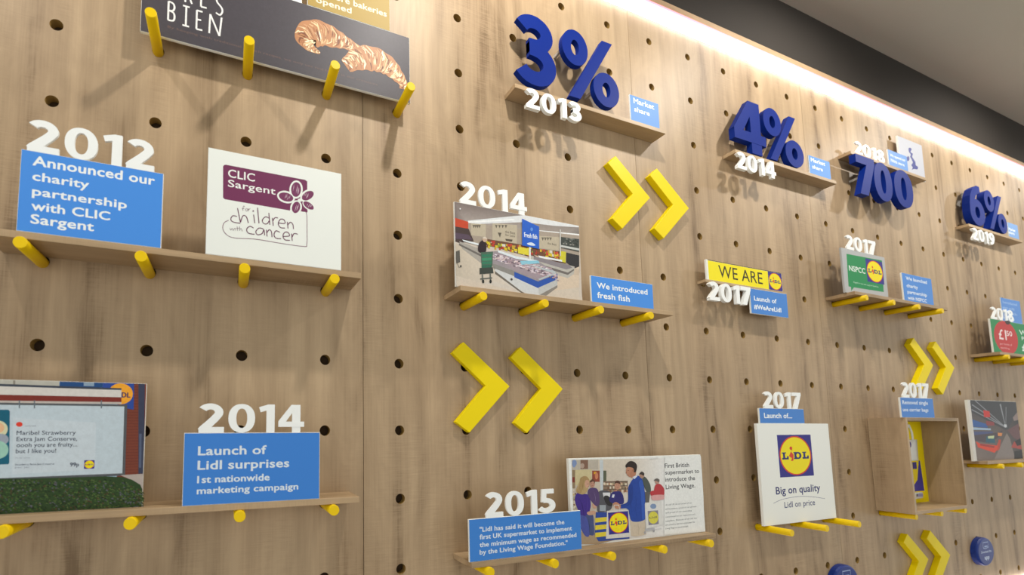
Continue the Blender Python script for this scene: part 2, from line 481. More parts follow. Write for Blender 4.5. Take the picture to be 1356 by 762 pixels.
# lamps in the ceiling that throw the shadows
for i, x in enumerate(LAMP_X):
    r = thing('downlight', 'round ceiling downlight above the wall, %s of the row' % ('leftmost', 'second from left', 'middle one', 'fourth from left', 'rightmost')[i], 'light', (x, LAMP_Y, CEIL - .03), 'ceiling downlights in a row along the wall')
    n = 20; P = [(x + .05 * math.cos(2 * math.pi * k / n), LAMP_Y + .05 * math.sin(2 * math.pi * k / n)) for k in range(n)]
    Q = [(x + .04 * math.cos(2 * math.pi * k / n), LAMP_Y + .04 * math.sin(2 * math.pi * k / n)) for k in range(n)]
    v = [(a, b, CEIL) for a, b in P] + [(a, b, CEIL - .008) for a, b in P] + [(a, b, CEIL - .008) for a, b in Q] + [(a, b, CEIL - .002) for a, b in Q]
    f = [(q * n + k, q * n + (k + 1) % n, (q + 1) * n + (k + 1) % n, (q + 1) * n + k) for q in range(3) for k in range(n)]
    mesh('trim_ring', v, f, M['lamp'], r)
    mesh('lens', [(a, b, CEIL - .003) for a, b in Q], [tuple(range(n))], M['lens'], r)
    l = bpy.data.lights.new('lamp', 'SPOT'); l.energy = LAMP_POWER * LAMP_K[i]; l.color = (1.0, .95, .88); l.shadow_soft_size = .035
    l.spot_size = math.radians(150); l.spot_blend = .6
    lo = bpy.data.objects.new('lamp', l); C.objects.link(lo); lo.parent = r; lo.location = (0, 0, -.0)
    lo.rotation_euler = (math.radians(22), 0, 0)

# ------------------------------------------------------------------ pegs and shelves
PR_ = .0105
def peg(x, z, label, length=.090, group='yellow pegs in the panel holes'):
    n = 22; v, f = [], []
    prof = [(.015, PR_), (-length + .0008, PR_), (-length, PR_ - .0008)]
    for y, r in prof:
        v += [(x + r * math.cos(2 * math.pi * k / n), y, z + r * math.sin(2 * math.pi * k / n)) for k in range(n)]
    for q in range(2):
        f += [(q * n + k, q * n + (k + 1) % n, (q + 1) * n + (k + 1) % n, (q + 1) * n + k) for k in range(n)]
    f.append(tuple(range(2 * n, 3 * n))); f.append(tuple(reversed(range(n))))
    o = fixn(mesh('peg', v, f, M['peg'], origin=(x, 0, z)))
    o.data.polygons.foreach_set('use_smooth', [i < 2 * n for i in range(len(o.data.polygons))])
    return tag(o, label, 'peg', group)
def shelf(x0, x1, z0, depth, label, t=.0122, group='oak display shelves'):
    o = fixn(MB().box(x0, x1, -depth, -.0002, z0, z0 + t, .0005).build('shelf', M['shelf'], origin=((x0 + x1) / 2, -depth / 2, z0)))
    return tag(o, label, 'shelf', group)
ORD = ['leftmost', 'second from the left', 'third from the left', 'rightmost']
def pegs(cols, r, dz, where, ords=None):
    for i, c in enumerate(cols):
        od = (ords or ORD)[i]
        peg(c * S, zr(r) + dz, 'yellow round peg %s, %s' % (where, od))
LOW = -.003

pegs((-4, -3, -2, -1), -1, LOW, 'holding up the dark croissant board')
pegs((-5, -4, -3, -2), 2, LOW, 'under the shelf of the charity board')
pegs((-5, -4, -3, -2), 5, 0, 'seen end-on under the lower left shelf')
pegs((0, 1, 2, 3), 2, LOW, 'under the shelf of the supermarket freezer photo')
pegs((0, 1, 2, 3, 4), 6, 0, 'under the lowest middle shelf', ['leftmost of five', 'second of five', 'middle of five', 'fourth of five', 'rightmost of five'])
pegs((9, 10, 11, 12), 1, LOW, 'under the shelf of the small green board')
pegs((6, 7, 8), 6, 0, 'carrying the tall white slogan board', ['leftmost', 'middle one', 'rightmost'])
pegs((10, 11, 12), 6, 0, 'under the open oak box', ['leftmost', 'middle one', 'rightmost'])
pegs((15, 16, 17), 2, LOW, 'below the red circle board at right edge', ['leftmost', 'middle one', 'rightmost'])
pegs((14, 15, 16), 5, 0, 'under the shelf of the blurred shop photo', ['leftmost', 'middle one', 'rightmost'])
ptop = lambda r, dz: zr(r) + dz + PR_ + .0002
T = .0122
shelf(-.96, -.30, ptop(2, LOW), .080, 'oak shelf at far left carrying the blue charity notice and white flower board')
shelf(-.97, -.305, ptop(5, 0), .080, 'lower left oak shelf carrying the billboard photo and a blue notice')
shelf(-.056, .64, ptop(2, LOW), .080, 'oak shelf carrying the supermarket freezer photo')
shelf(-.044, .752, ptop(6, 0), .082, 'lowest middle oak shelf carrying the living wage photo board')
shelf(1.572, 2.235, ptop(1, LOW), .080, 'oak shelf on four pegs carrying the small green board')
shelf(2.655, 3.25, ptop(2, LOW), .080, 'oak shelf at the right edge carrying the board with a red circle')
shelf(2.42, 3.02, ptop(5, 0), .080, 'lower right oak shelf carrying the blurred shop photo')
SD = .038
shelf(.146, .706, 2.521, .045, 'narrow oak ledge below the big blue 3%')
shelf(1.045, 1.625, 2.540, SD, 'narrow oak ledge below the blue 4%')
shelf(1.745, 2.318, 2.690, SD, 'narrow oak ledge above the blue 700')
shelf(2.660, 3.215, 2.538, SD, 'narrow oak ledge below the blue 6% at the right')
shelf(.872, 1.285, 2.0745, .026, 'small oak ledge holding the yellow WE ARE strip', t=.0085)

# ------------------------------------------------------------------ chevrons
CH = [(-.163, .077), (-.131, .106), (0, 0), (-.120, -.117), (-.158, -.091), (-.071, -.001)]
def chevron(tip, label, k=1.018, t=.018):
    x, z = at(tip[0], tip[1], -t)
    P = [(x + a * k, z + b * k) for a, b in CH]
    mb = MB().strip_prism([P[0], P[5], P[4]], [P[1], P[2], P[3]], -t, -.0002)
    o = fixn(mb.build('chevron', M['yellow'], origin=(x - .08, -t / 2, z - .117)))
    md = o.modifiers.new('edge', 'BEVEL'); md.width = .0012; md.segments = 2; md.limit_method = 'ANGLE'
    tag(o, label, 'arrow', 'yellow chevron arrows on the wall')
chevron((861, 262), 'left yellow chevron of the upper pair below the blue 3%')
chevron((912.5, 276), 'right yellow chevron of the upper pair below the blue 3%')
chevron((675, 512), 'left yellow chevron of the large pair below the freezer photo', t=.0135)
chevron((745.5, 515.5), 'right yellow chevron of the large pair below the freezer photo', t=.0135)
chevron((1236, 484), 'left yellow chevron behind the 2017 numeral above the oak box', 1.03)
chevron((1264, 487.5), 'right yellow chevron of the pair above the oak box', 1.03)
chevron((1229.7, 741), 'left yellow chevron below the oak box, cut by the bottom edge')
chevron((1258.5, 735.5), 'right yellow chevron below the oak box, cut by the bottom edge')
# ------------------------------------------------------------------ boards, top left
ST2 = ptop(2, LOW) + T + .0001; ST5 = ptop(5, 0) + T + .0001; ST6 = ptop(6, 0) + T + .0001; ST1 = ptop(1, LOW) + T + .0001
ZB = ptop(-1, LOW)
BLUE = '#4a93ea'; BLUE2 = '#3f84d8'; TW = '#f4f9fa'

r, p = board('picture_board', 'wide dark board with two croissants resting on four yellow pegs', 'board', -.749, -.156, ZB, 2.5815, -.030, .006, 'foam', '#4a464c')
# hand-lettered words
def hand(p, ch, x, z, w, h, lw, col):
    G = {'B': [[(0, 0), (0, 1)], [(0, 1), (.7, .95), (.95, .76), (.7, .56), (0, .52)], [(0, .52), (.8, .46), (1, .25), (.8, .04), (0, 0)]],
         'I': [[(.5, 0), (.5, 1)], [(0, 1), (1, 1)], [(0, 0), (1, 0)]],
         'E': [[(0, 0), (0, 1)], [(0, 1), (.9, 1)], [(0, .52), (.7, .54)], [(0, 0), (.95, .02)]],
         'N': [[(0, 0), (.05, 1)], [(.05, 1), (.85, 0)], [(.85, 0), (1, 1)]],
         'T': [[(.5, 0), (.5, 1)], [(0, 1), (1, 1)]],
         'R': [[(0, 0), (0, 1)], [(0, 1), (.8, .95), (.95, .75), (.7, .55), (0, .5)], [(.3, .5), (1, 0)]],
         'S': [[(.95, .9), (.5, 1), (.1, .85), (.15, .62), (.8, .4), (.95, .2), (.6, 0), (0, .06)]]}
    for st in G[ch]:
        st = [(x + a * w, z + b * h) for a, b in st]
        if len(st) > 2:
            Q = st; out = []
            for i in range(len(Q) - 1):
                p0, p1, p2, p3 = Q[max(i - 1, 0)], Q[i], Q[i + 1], Q[min(i + 2, len(Q) - 1)]
                for t in range(5):
                    t /= 5; out.append(tuple(.5 * (2 * p1[k] + (p2[k] - p0[k]) * t + (2 * p0[k] - 5 * p1[k] + 4 * p2[k] - p3[k]) * t * t + (3 * p1[k] - p0[k] - 3 * p2[k] + p3[k]) * t ** 3) for k in (0, 1)))
            out.append(Q[-1]); st = out
        p.line(st, lw, col, True)
for ch, xl, xr, yb, yt in (('B', 222.5, 231, 26.5, 1.5), ('I', 241.5, 250.5, 33, 7), ('E', 260, 268.5, 38.5, 13.5), ('N', 277, 293, 44, 18.5)):
    a = p.p((xl, yb)); b = p.p((xr, yb)); t_ = p.p((xl, yt)); hand(p, ch, a[0], a[1], b[0] - a[0], t_[1] - a[1], .0036, '#f0efec')
zz = p.p((246, 3))[1]
for ch, xl, xr in (('T', 224, 234), ('R', 245, 254), ('E', 266, 274), ('S', 286, 295)):
    a = p.p((xl, 12)); b = p.p((xr, 12)); hand(p, ch, a[0], p.p((250, 3))[1] - (.002 if ch != 'S' else .008), b[0] - a[0], .045, .0036, '#f0efec')
xx = p.p((222, 36)); xe = p.p((500, 113))
p.textm('By keeping with traditional French recipes, we only use real butter in our croissants', xx[0], xx[1] - .001, xe[0] - xx[0], .0052, '#75605a')
# croissants
def croissant(p, spine, wid, seed, tip=None):
    rnd = random.Random(seed)
    Q = [p.p(q) for q in spine]; out = []
    n = len(Q)
    for i in range(n - 1):
        p0, p1, p2, p3 = Q[max(i - 1, 0)], Q[i], Q[i + 1], Q[min(i + 2, n - 1)]
        for t in range(8):
            t /= 8; out.append(tuple(.5 * (2 * p1[k] + (p2[k] - p0[k]) * t + (2 * p0[k] - 5 * p1[k] + 4 * p2[k] - p3[k]) * t * t + (3 * p1[k] - p0[k] - 3 * p2[k] + p3[k]) * t ** 3) for k in (0, 1)))
    out.append(Q[-1]); N_ = len(out); ws = []
    for i in range(N_):
        u = i / (N_ - 1) * (len(wid) - 1); j = min(int(u), len(wid) - 2); ws.append((wid[j] + (wid[j + 1] - wid[j]) * (u - j)) * (1 + .05 * math.sin(i * 1.1)))
    p.line(out, ws, '#b98258', True)
    p.step = .1
    def pt(i, s):   # point across the body: s from -1 to 1
        a = out[max(i - 1, 0)]; b = out[min(i + 1, N_ - 1)]; dx, dz = b[0] - a[0], b[1] - a[1]; l = math.hypot(dx, dz) or 1
        return (out[i][0] - dz / l * ws[i] / 2 * s, out[i][1] + dx / l * ws[i] / 2 * s)
    cols = ['#f0dcb4', '#dcb88a', '#94603c', '#fbefd0', '#c99a70', '#7c4c34', '#e8cda0', '#a8704a']
    for k in range(int(N_ * 3.2)):
        i = rnd.randrange(1, N_ - 3); sl = rnd.choice((2, 3, 4)); s0 = rnd.uniform(-.95, .3); s1 = min(.97, s0 + rnd.uniform(.4, 1.2))
        pts = []
        for t in range(5):
            q = s0 + (s1 - s0) * t / 4; ii = min(N_ - 1, max(0, i + int(sl * (1 - q * q)) - 1)); pts.append(pt(ii, q))
        w_ = rnd.uniform(.0012, .0042)
        p.line(pts, [w_ * .3, w_, w_ * 1.2, w_, w_ * .3], rnd.choice(cols), True)
    p.step = 1.0
p.crop = (390, 20, 6.925)
croissant(p, [(235, 350), (140, 290), (105, 200), (230, 165), (380, 215), (480, 260), (600, 325)], [.004, .022, .048, .066, .058, .044, .030, .02], 3)
croissant(p, [(470, 470), (580, 410), (720, 400), (850, 460), (930, 540), (990, 620), (1000, 680)], [.030, .050, .064, .060, .050, .036, .024, .02], 5)
p.crop = None
p.build('printed_face', r, 'photo')

zt = 2.5817
r, p = board('information_board', 'mustard board about opened bakeries standing on the dark croissant board', 'board', -.412, -.208, zt, 2.668, -.030, .005, 'foam', '#ab9048')
a = p.p((416, 8)); b = p.p((469, 20)); p.textm('opened', a[0] + .004, zt + .014, .086, .0145, '#f0e8cf', .018)
p.textm('In-store bakeries', a[0] + .004, zt + .036, .176, .0145, '#f0e8cf', .018)
p.build('printed_face', r)
year('2012', 'white numeral cut by the top edge beside the mustard bakeries board', -.62, -.425, zt, zt + .056, -.029)

# ------------------------------------------------------------------ shelf of the charity board
r, p = board('information_board', 'blue board announcing the charity partnership at the far left', 'board', -.9105, -.6895, ST2, 2.087, -.080, .005, 'foam', BLUE)
p.cr(0, 150, 3.0)
p.crop = None
for t_, L, R, cap in (('Announced our', (43, 218), (205, 246), 12.5), ('charity', (42.5, 239.5), (118, 249), 11), ('partnership', (42, 261), (168, 274), 11),
                      ('with CLIC', (41, 280), (146, 290), 11.5), ('Sargent', (40, 297.5), (124.5, 304.5), 12)):
    p.text(t_, L, R, cap, TW, .022)
p.build('printed_face', r)
year('2012', 'white 2012 numeral standing on the blue charity partnership board', -.903, -.706, 2.0872, 2.146, -.079)

r, p = board('picture_board', 'white board with purple flower logo standing on the upper left shelf', 'board', -.6125, -.344, ST2, 2.157, -.080, .006, 'foam', '#f0f4ee')
PUR = '#76345a'
p.cr(290, 215, 6.7615)
p.poly([(60, 22), (770, 158), (790, 172), (792, 455), (778, 458), (52, 332), (36, 318), (36, 40), (44, 26)], PUR)
p.rectm(p.p((636, 380))[0], p.p((800, 380))[0], p.p((700, 470))[1], p.p((700, 435))[1] + .0, '#f0f4ee')
p.text('CLIC', (80, 134), (322, 172), 70, '#f4f6f2', .012)
p.text('Sargent', (80, 216), (506, 292), 62, '#f4f6f2', .012)
# flower
pet = [((690, 245), 44, 66, .05), ((600, 312), 66, 38, .30), ((795, 300), 58, 36, -.55), ((802, 388), 54, 26, .62), ((690, 405), 36, 52, .25)]
for c_, rx, ry, ro in pet[:3]: p.ell(c_, rx + 16, ry + 16, '#f0f4ee', 28, ro)
p.ell(pet[3][0], 62, 36, '#f0f4ee', 28, .62); p.ell(pet[4][0], 52, 64, '#f0f4ee', 28, .25)
for c_, rx, ry, ro in pet: p.ell(c_, rx, ry, '#7a3a60', 28, ro)
rnd = random.Random(2)
for c_, rx, ry, ro in pet:
    for k in range(5):
        t = rnd.uniform(-.7, .7); x_ = c_[0] + t * rx * .8; y_ = c_[1] + rnd.uniform(-.3, .3) * ry
        p.line([(x_ + 5, y_ - ry * .45), (x_, y_), (x_ - 6, y_ + ry * .4)], [.0002, .0008, .0002], '#e6d3dd')
p.ell((724, 341), 20, 15, '#f0f4ee')
L_ = .0012
p.curve([(85, 520), (45, 545), (35, 600), (75, 655), (150, 680), (330, 690), (560, 728), (760, 755), (786, 735), (788, 600), (786, 480), (770, 425)], .0011, PUR)
for pts in ([(166, 412), (192, 540)], [(192, 540), (215, 480), (245, 490), (262, 544)], [(160, 486), (125, 480), (105, 510), (125, 535), (190, 548)], [(310, 470), (320, 546)], [(345, 408), (358, 548)],
            [(448, 500), (415, 490), (388, 520), (400, 548), (430, 552), (452, 520)], [(446, 455), (455, 560)], [(478, 500), (486, 570)], [(484, 525), (500, 498), (528, 500)],
            [(530, 545), (590, 548), (580, 515), (550, 512), (530, 550), (550, 585), (590, 590)], [(612, 535), (618, 595)], [(618, 560), (640, 538), (662, 560), (666, 600)],
            [(310, 590), (275, 575), (248, 600), (262, 635), (318, 646)], [(400, 600), (360, 590), (330, 620), (345, 650), (385, 640), (402, 605), (408, 655)], [(425, 605), (430, 665)], [(430, 630), (450, 605), (470, 625), (474, 672)],
            [(545, 628), (510, 615), (492, 650), (510, 680), (555, 685)], [(572, 665), (630, 660), (618, 630), (590, 628), (572, 660), (590, 695), (635, 700)], [(650, 640), (655, 705)], [(655, 670), (672, 640), (705, 645)]):
    p.curve(pts, .0017, '#6d3856', 4)
p.ell((306, 438), 7, 7, '#6d3856', 10)
for pts in ([(232, 398), (218, 395), (214, 436)], [(205, 415), (228, 415)], [(245, 415), (236, 430), (250, 438), (258, 422), (245, 415)], [(263, 415), (264, 438)], [(264, 425), (280, 415)],
            [(98, 590), (106, 610), (118, 592), (128, 612), (140, 590)], [(146, 590), (150, 612)], [(162, 575), (166, 614)], [(155, 592), (180, 592)], [(184, 575), (186, 616)], [(186, 602), (200, 595), (208, 620)]):
    p.curve(pts, .0007, '#6d3856', 3)
p.crop = None
p.build('printed_face', r)

# ------------------------------------------------------------------ lower left shelf
def lidl(p, x0, x1, z0, z1, sq=True, word=True):
    """round retail emblem: blue square, red-edged yellow disc, blue letters with a red tilted i"""
    cx, cz, w, h = (x0 + x1) / 2, (z0 + z1) / 2, x1 - x0, z1 - z0
    if sq: p.rectm(x0, x1, z0, z1, '#2f2c86')
    p.ellm(cx, cz, w * .47, h * .47, '#d5402a'); p.ellm(cx, cz, w * .44, h * .44, '#f2e00c')
    if word:
        B = '#232b6e'; lh = h * .17; zb = cz - lh * .5; g = lambda a: x0 + a * w
        def R_(a, b, c, d): p.rectm(g(a), g(b), zb + c * lh, zb + d * lh, B)
        for o in (.10, .70):
            R_(o + .03, o + .09, 0, 1); R_(o, o + .19, 0, .24); R_(o, o + .12, .84, 1); R_(o + .14, o + .19, .2, .45)
        R_(.46, .53, 0, 1); R_(.44, .56, .84, 1); R_(.44, .56, 0, .16)
        p.ellm(g(.575), cz, w * .095, lh * .5, B, 20); p.ellm(g(.565), cz, w * .045, lh * .30, '#f2e00c', 16)
        p.polym([(g(.36), cz + lh * .95), (g(.41), cz + lh * .65), (g(.40), cz + lh * 1.15), (g(.37), cz + lh * 1.25)], '#d8402a')
        p.ellm(g(.375), cz + lh * 1.05, w * .04, lh * .25, '#d8402a', 12)
        p.polym([(g(.30), cz - lh * .05), (g(.37), cz + lh * .62), (g(.44), cz + lh * .1), (g(.42), cz - lh * .7), (g(.35), cz - lh * .75), (g(.38), cz - lh * .35)], '#d8402a')

r, p = board('picture_board', 'photo board of a street billboard advertising strawberry jam, cut by the left edge', 'board', -1.06, -.708, ST5, 1.690, -.058, .005, 'foam', '#a9c4d8')
x0, x1 = -1.0595, -.7085; Zt = 1.6895; Zb_ = ST5 + .0005
p.clip = (x0, x1, Zb_, Zt)
p.cr(0, 500, 4.0095)
def px_(q): return p.p(q)
# brick and sky strip, awnings
p.rectm(px_((640, 60))[0], x1, Zb_, Zt, '#7a3c2c')
for k in range(34):
    zz = Zb_ + .05 + k * .0052
    if zz < Zt: p.rectm(px_((680, 60))[0], x1 - .004, zz, zz + .0008, '#5f2e22')
p.poly([(735, 30), (769, 32), (765, 512), (735, 512)], '#3a3f55'); p.poly([(740, 300), (752, 300), (750, 480), (738, 480)], '#55607a')
p.poly([(-300, 0), (315, 18), (315, 48), (-300, 30)], '#b9b7ac'); p.poly([(70, 5), (82, 5), (82, 40), (70, 40)], '#8a8478')
p.poly([(318, 18), (548, 24), (545, 54), (316, 50)], '#1f4a80'); p.poly([(445, 24), (500, 25), (500, 48), (445, 46)], '#8aa0b4')
p.poly([(548, 24), (712, 30), (710, 172), (640, 160), (545, 60)], '#2a4a9c')
p.ell((640, 88), 66, 56, '#f0a52c'); p.text('DL', (645, 106), (692, 108), 26, '#2a2a60', .03)
p.poly([(-300, 30), (645, 62), (645, 108), (-300, 92)], '#d6d2cc'); p.poly([(-300, 24), (645, 58), (645, 68), (-300, 38)], '#3a4250')
p.poly([(-300, 86), (645, 106), (645, 132), (-300, 120)], '#7c2c22'); p.poly([(-300, 120), (645, 132), (645, 142), (-300, 134)], '#c2b8b0')
# billboard
p.poly([(-300, 130), (676, 145), (664, 522), (-300, 560)], '#55585c'); p.poly([(-300, 142), (660, 155), (650, 510), (-300, 548)], '#c0cfd8')
p.poly([(70, 215), (510, 240), (505, 490), (65, 515)], '#c8d4dc')
for x in (100, 180, 535): p.poly([(x, 122), (x + 7, 122), (x + 7, 165), (x, 165)], '#66707a')
p.poly([(-200, 172), (45, 172), (53, 180), (50, 455), (44, 462), (-200, 470)], '#0d5f78'); p.ell((-10, 275), 52, 45, '#d8d6b0'); p.ell((5, 330), 42, 30, '#9aa2b0'); p.ell((-12, 385), 58, 48, '#9ccab8'); p.ell((-10, 268), 34, 28, '#e6b88e')
p.ell((103, 250), 18, 13, '#e0402c', 12); p.text('selected', (132, 262), (190, 262), 9, '#8f9aa8')
for t_, L, R, cap in (('Maribel Strawberry', (88, 304), (402, 306), 22), ('Extra Jam Conserve,', (88, 337), (410, 338), 22), ('oooh you are fruity...', (88, 370), (410, 368), 22), ('but I like you!', (84, 402), (298, 401), 22)):
    p.text(t_, L, R, cap, '#3c4458', .008)
p.text('terms apply', (80, 430), (160, 430), 6, '#8f9aa8')
p.text('Strawberry Extra Jam Conserve', (80, 468), (288, 464), 9, '#5a6478', .01); p.text('per jar', (80, 482), (160, 480), 7, '#7a8498')
p.text('99p', (372, 474), (420, 472), 20, '#3c4458', .02)
a = px_((446, 486)); b = px_((503, 440)); lidl(p, a[0], b[0], a[1], b[1])
# hedge
HG = [(-300, 560), (300, 535), (560, 524), (650, 530), (700, 540), (750, 570), (768, 610), (766, 692), (-300, 752)]
p.poly([(640, 520), (768, 512), (768, 600), (700, 545)], '#b5a9a2')
rnd = random.Random(4)
p.step = .1
p.blob(HG[:-2] + [(764, 686), (500, 700), (0, 722), (-300, 735)], '#24401f', 4) if False else p.poly([(-300, 562), (0, 540), (300, 534), (560, 526), (650, 530), (700, 543), (745, 570), (762, 610), (762, 690), (-300, 745)], '#2c4420')
for k in range(1500):
    x = rnd.uniform(-60, 755); lo = 545 if x < 640 else 545 + (x - 640) * .6; y = rnd.uniform(lo, 690 + (760 - x) * .035)
    p.line([(x, y), (x + rnd.uniform(3, 9), y - rnd.uniform(-4, 8)), (x + rnd.uniform(9, 16), y + rnd.uniform(-4, 6))], [.0004, rnd.uniform(.001, .0028), .0004], rnd.choice(['#3f5c28', '#1a2a13', '#4c6a30', '#1e3016', '#2f451e', '#586a38', '#34501f', '#5c5f66', '#4f3f26']))
p.step = 1.0; p.crop = None
p.build('printed_face', r, 'photo')

r, p = board('information_board', 'blue board about surprises campaign standing on the lower left shelf', 'board', -.640, -.388, ST5, 1.599, -.080, .005, 'foam', BLUE2)
for t_, L, R, cap, bo in (('Launch of', (262, 602.5), (353, 602), 11.5, .022), ('Lidl surprises', (261.5, 621.5), (383, 619.5), 11.5, .022), ('1st nationwide', (261, 639.5), (357, 637), 9, .024), ('marketing campaign', (260.5, 654), (395, 649), 8.5, .024)):
    p.text(t_, L, R, cap, '#dfeaf2', bo)
p.build('printed_face', r)
year('2014', 'white 2014 numeral standing on the blue surprises campaign board', -.616, -.420, 1.5992, 1.654, -.079)

# ------------------------------------------------------------------ freezer photo shelf
r, p = board('picture_board', 'photo board of supermarket chest freezers standing on the middle shelf', 'board', -.062, .318, ST2, 2.1505, -.070, .006, 'foam', '#cfc4b8')
FX0, FX1, FZ0, FZ1 = -.0612, .3172, ST2 + .0008, 2.1497
p.clip = (FX0, FX1, FZ0, FZ1)
p.cr(596, 255, 5.0778)
def Q(pts, col):   # clip pieces to the printed face
    p.polym([p.p(q) for q in pts], col)
Q([(20, 60), (870, 215), (870, 300), (760, 290), (120, 205), (20, 185)], ['#7d716d', '#8e8680', '#77716c', '#a49a92', '#a99f99', '#6e6260'])
Q([(120, 190), (520, 150), (760, 195), (870, 225), (870, 235), (700, 225), (500, 200), (120, 215)], '#dfe2e4'); Q([(120, 195), (430, 178), (430, 188), (120, 205)], '#f2f4f4'); Q([(600, 255), (870, 280), (870, 292), (600, 270)], '#eef0f0')
Q([(125, 205), (870, 290), (870, 540), (700, 480), (280, 360), (90, 330), (90, 215)], '#a79a8c')
Q([(30, 170), (122, 198), (122, 245), (30, 228)], '#c4492e'); Q([(30, 228), (125, 245), (160, 330), (60, 340), (30, 330)], '#4a3c3a')
Q([(30, 270), (125, 285), (150, 318), (30, 312)], '#5a4a5a')
for (a, b, c_, d) in ((140, 208, 240, 300), (285, 208, 450, 345), (600, 292, 735, 392)):
    Q([(a, b), (c_, b + (c_ - a) * .07), (c_, d), (a, d - (c_ - a) * .12)], '#bdb29c')
    for t in range(4):
        xx_ = a + (c_ - a) * (.1 + .13 * t); Q([(xx_, b + 10), (xx_ + 18, b + 12), (xx_ + 9, b + 34)], '#6b6458')
p.text('the Best', (370, 272), (438, 282), 16, '#6b6458', .01); p.text('for Less', (372, 292), (436, 302), 14, '#6b6458', .01); p.text('the Best', (655, 350), (715, 358), 14, '#6b6458', .01)
Q([(370, 312), (420, 318), (416, 332), (376, 326)], '#544c40'); Q([(320, 270), (345, 272), (335, 305)], '#5d564a')
# shelves of goods behind
rnd = random.Random(9)
Q([(240, 312), (460, 348), (600, 380), (760, 400), (780, 480), (520, 430), (240, 352)], '#6d4a36')
for k in range(110):
    x = rnd.uniform(240, 760); y0_ = 318 + (x - 240) * .16; y = y0_ + rnd.uniform(0, 48); w_ = rnd.uniform(8, 24)
    Q([(x, y), (x + w_, y + 2), (x + w_, y + rnd.uniform(14, 26)), (x, y + 16)], rnd.choice(['#d9c22a', '#e0cf3a', '#b8392c', '#c7a03a', '#8a9a3a', '#d8d4c6', '#7a4a2c', '#c84a34', '#d9c22a']))
Q([(455, 368), (535, 380), (530, 425), (455, 410)], '#ddd03a'); Q([(735, 395), (778, 400), (775, 475), (735, 462)], '#cfc832')
Q([(744, 300), (866, 315), (866, 400), (744, 372)], '#3e4540'); Q([(744, 355), (866, 378), (866, 392), (744, 368)], '#c7cac6'); Q([(780, 405), (866, 425), (866, 540), (780, 470)], '#2f2e30')
for k in range(26):
    x = rnd.uniform(748, 850); y = rnd.uniform(305, 350); Q([(x, y), (x + 12, y + 1), (x + 12, y + 9), (x, y + 9)], rnd.choice(['#5d625e', '#2c332e', '#8a8a82']))
# floor
p.rectm(FX0, FX1, FZ0, p.p((400, 640))[1], '#cfc4b6')
Q([(30, 340), (200, 440), (520, 700), (30, 690)], ['#c9bdaa', '#d4c8b6', '#d8cfc4', '#bfb4a4']); Q([(720, 560), (866, 500), (866, 725), (600, 700)], '#d6c4ae'); Q([(30, 640), (300, 600), (600, 700), (620, 722), (30, 690)], '#cfc7bc'); Q([(30, 560), (520, 690), (700, 660), (866, 640), (866, 726), (30, 700)], '#d0c4b4')
Q([(560, 420), (866, 520), (866, 560), (700, 540)], '#cbb9a4')
# freezers
Q([(540, 425), (835, 500), (830, 550), (790, 578), (560, 510), (540, 470)], '#b9b6ae'); Q([(560, 430), (800, 490), (820, 508), (780, 520), (560, 455)], '#8a8388'); Q([(560, 470), (790, 540), (832, 515), (832, 525), (790, 556), (560, 488)], '#6f6a66')
Q([(590, 425), (750, 455), (752, 468), (600, 440)], '#e8ecee')
Q([(60, 330), (210, 385), (210, 480), (80, 380)], '#a9a49c'); Q([(80, 318), (190, 345), (200, 360), (90, 330)], '#e6eef2'); Q([(60, 345), (210, 420), (210, 435), (60, 358)], '#6d6864')
Q([(240, 400), (330, 395), (480, 440), (600, 470), (720, 545), (720, 560), (590, 610), (430, 545), (290, 490), (240, 440)], '#9a9296')
Q([(300, 500), (430, 555), (590, 640), (600, 690), (540, 692), (420, 640), (300, 545)], '#cfd2d2'); Q([(290, 480), (430, 530), (590, 600), (590, 640), (430, 565), (290, 510)], '#8b8984')
Q([(300, 530), (480, 668), (520, 690), (500, 694), (300, 548)], '#6f685e')
Q([(430, 535), (590, 600), (720, 550), (720, 585), (592, 646), (430, 572)], '#2a55ac'); Q([(592, 642), (720, 585), (720, 640), (640, 692), (596, 694)], '#bfc0be'); Q([(600, 690), (720, 625), (720, 640), (645, 696)], '#8a847c')
Q([(278, 420), (330, 408), (700, 535), (590, 588), (440, 530)], '#a0929a')
p.step = .2
for k in range(320):
    u = rnd.random(); v_ = rnd.random(); x = 290 + u * 390 + v_ * (-20 + 60 * u); y = 425 + u * 125 + (v_ - .5) * (30 + 55 * u)
    Q([(x, y), (x + rnd.uniform(8, 22), y + 2), (x + rnd.uniform(8, 20), y + rnd.uniform(6, 11)), (x - 3, y + 7)], rnd.choice(['#d8c8d0', '#ece4e8', '#b498a0', '#6d5e68', '#bfb2c4', '#e0cecb', '#9d8a94']))
p.step = 1.0
Q([(320, 390), (440, 430), (580, 458), (580, 470), (440, 448), (320, 405)], '#dfe8ee'); Q([(468, 462), (590, 460), (600, 478), (478, 488)], '#8cc8dc'); Q([(470, 470), (700, 530), (712, 548), (600, 592), (590, 584), (690, 545)], '#b8c0c4')
p.ell((411, 586), 8, 8, '#44403c', 10); Q([(528, 370), (540, 372), (540, 458), (528, 455)], '#e0e0dc'); Q([(735, 250), (742, 252), (742, 430), (735, 428)], '#cfcfca')
# hanging blue sign
Q([(482, 178), (596, 232), (596, 382), (482, 358)], '#1c5ec8'); p.text('Fresh fish', (496, 300), (584, 316), 30, '#dfe8f4', .02); p.ell((546, 250), 9, 12, '#5f92dc', 12); p.blob([(515, 345), (545, 338), (570, 355), (560, 360), (530, 356)], '#d6e2f2')
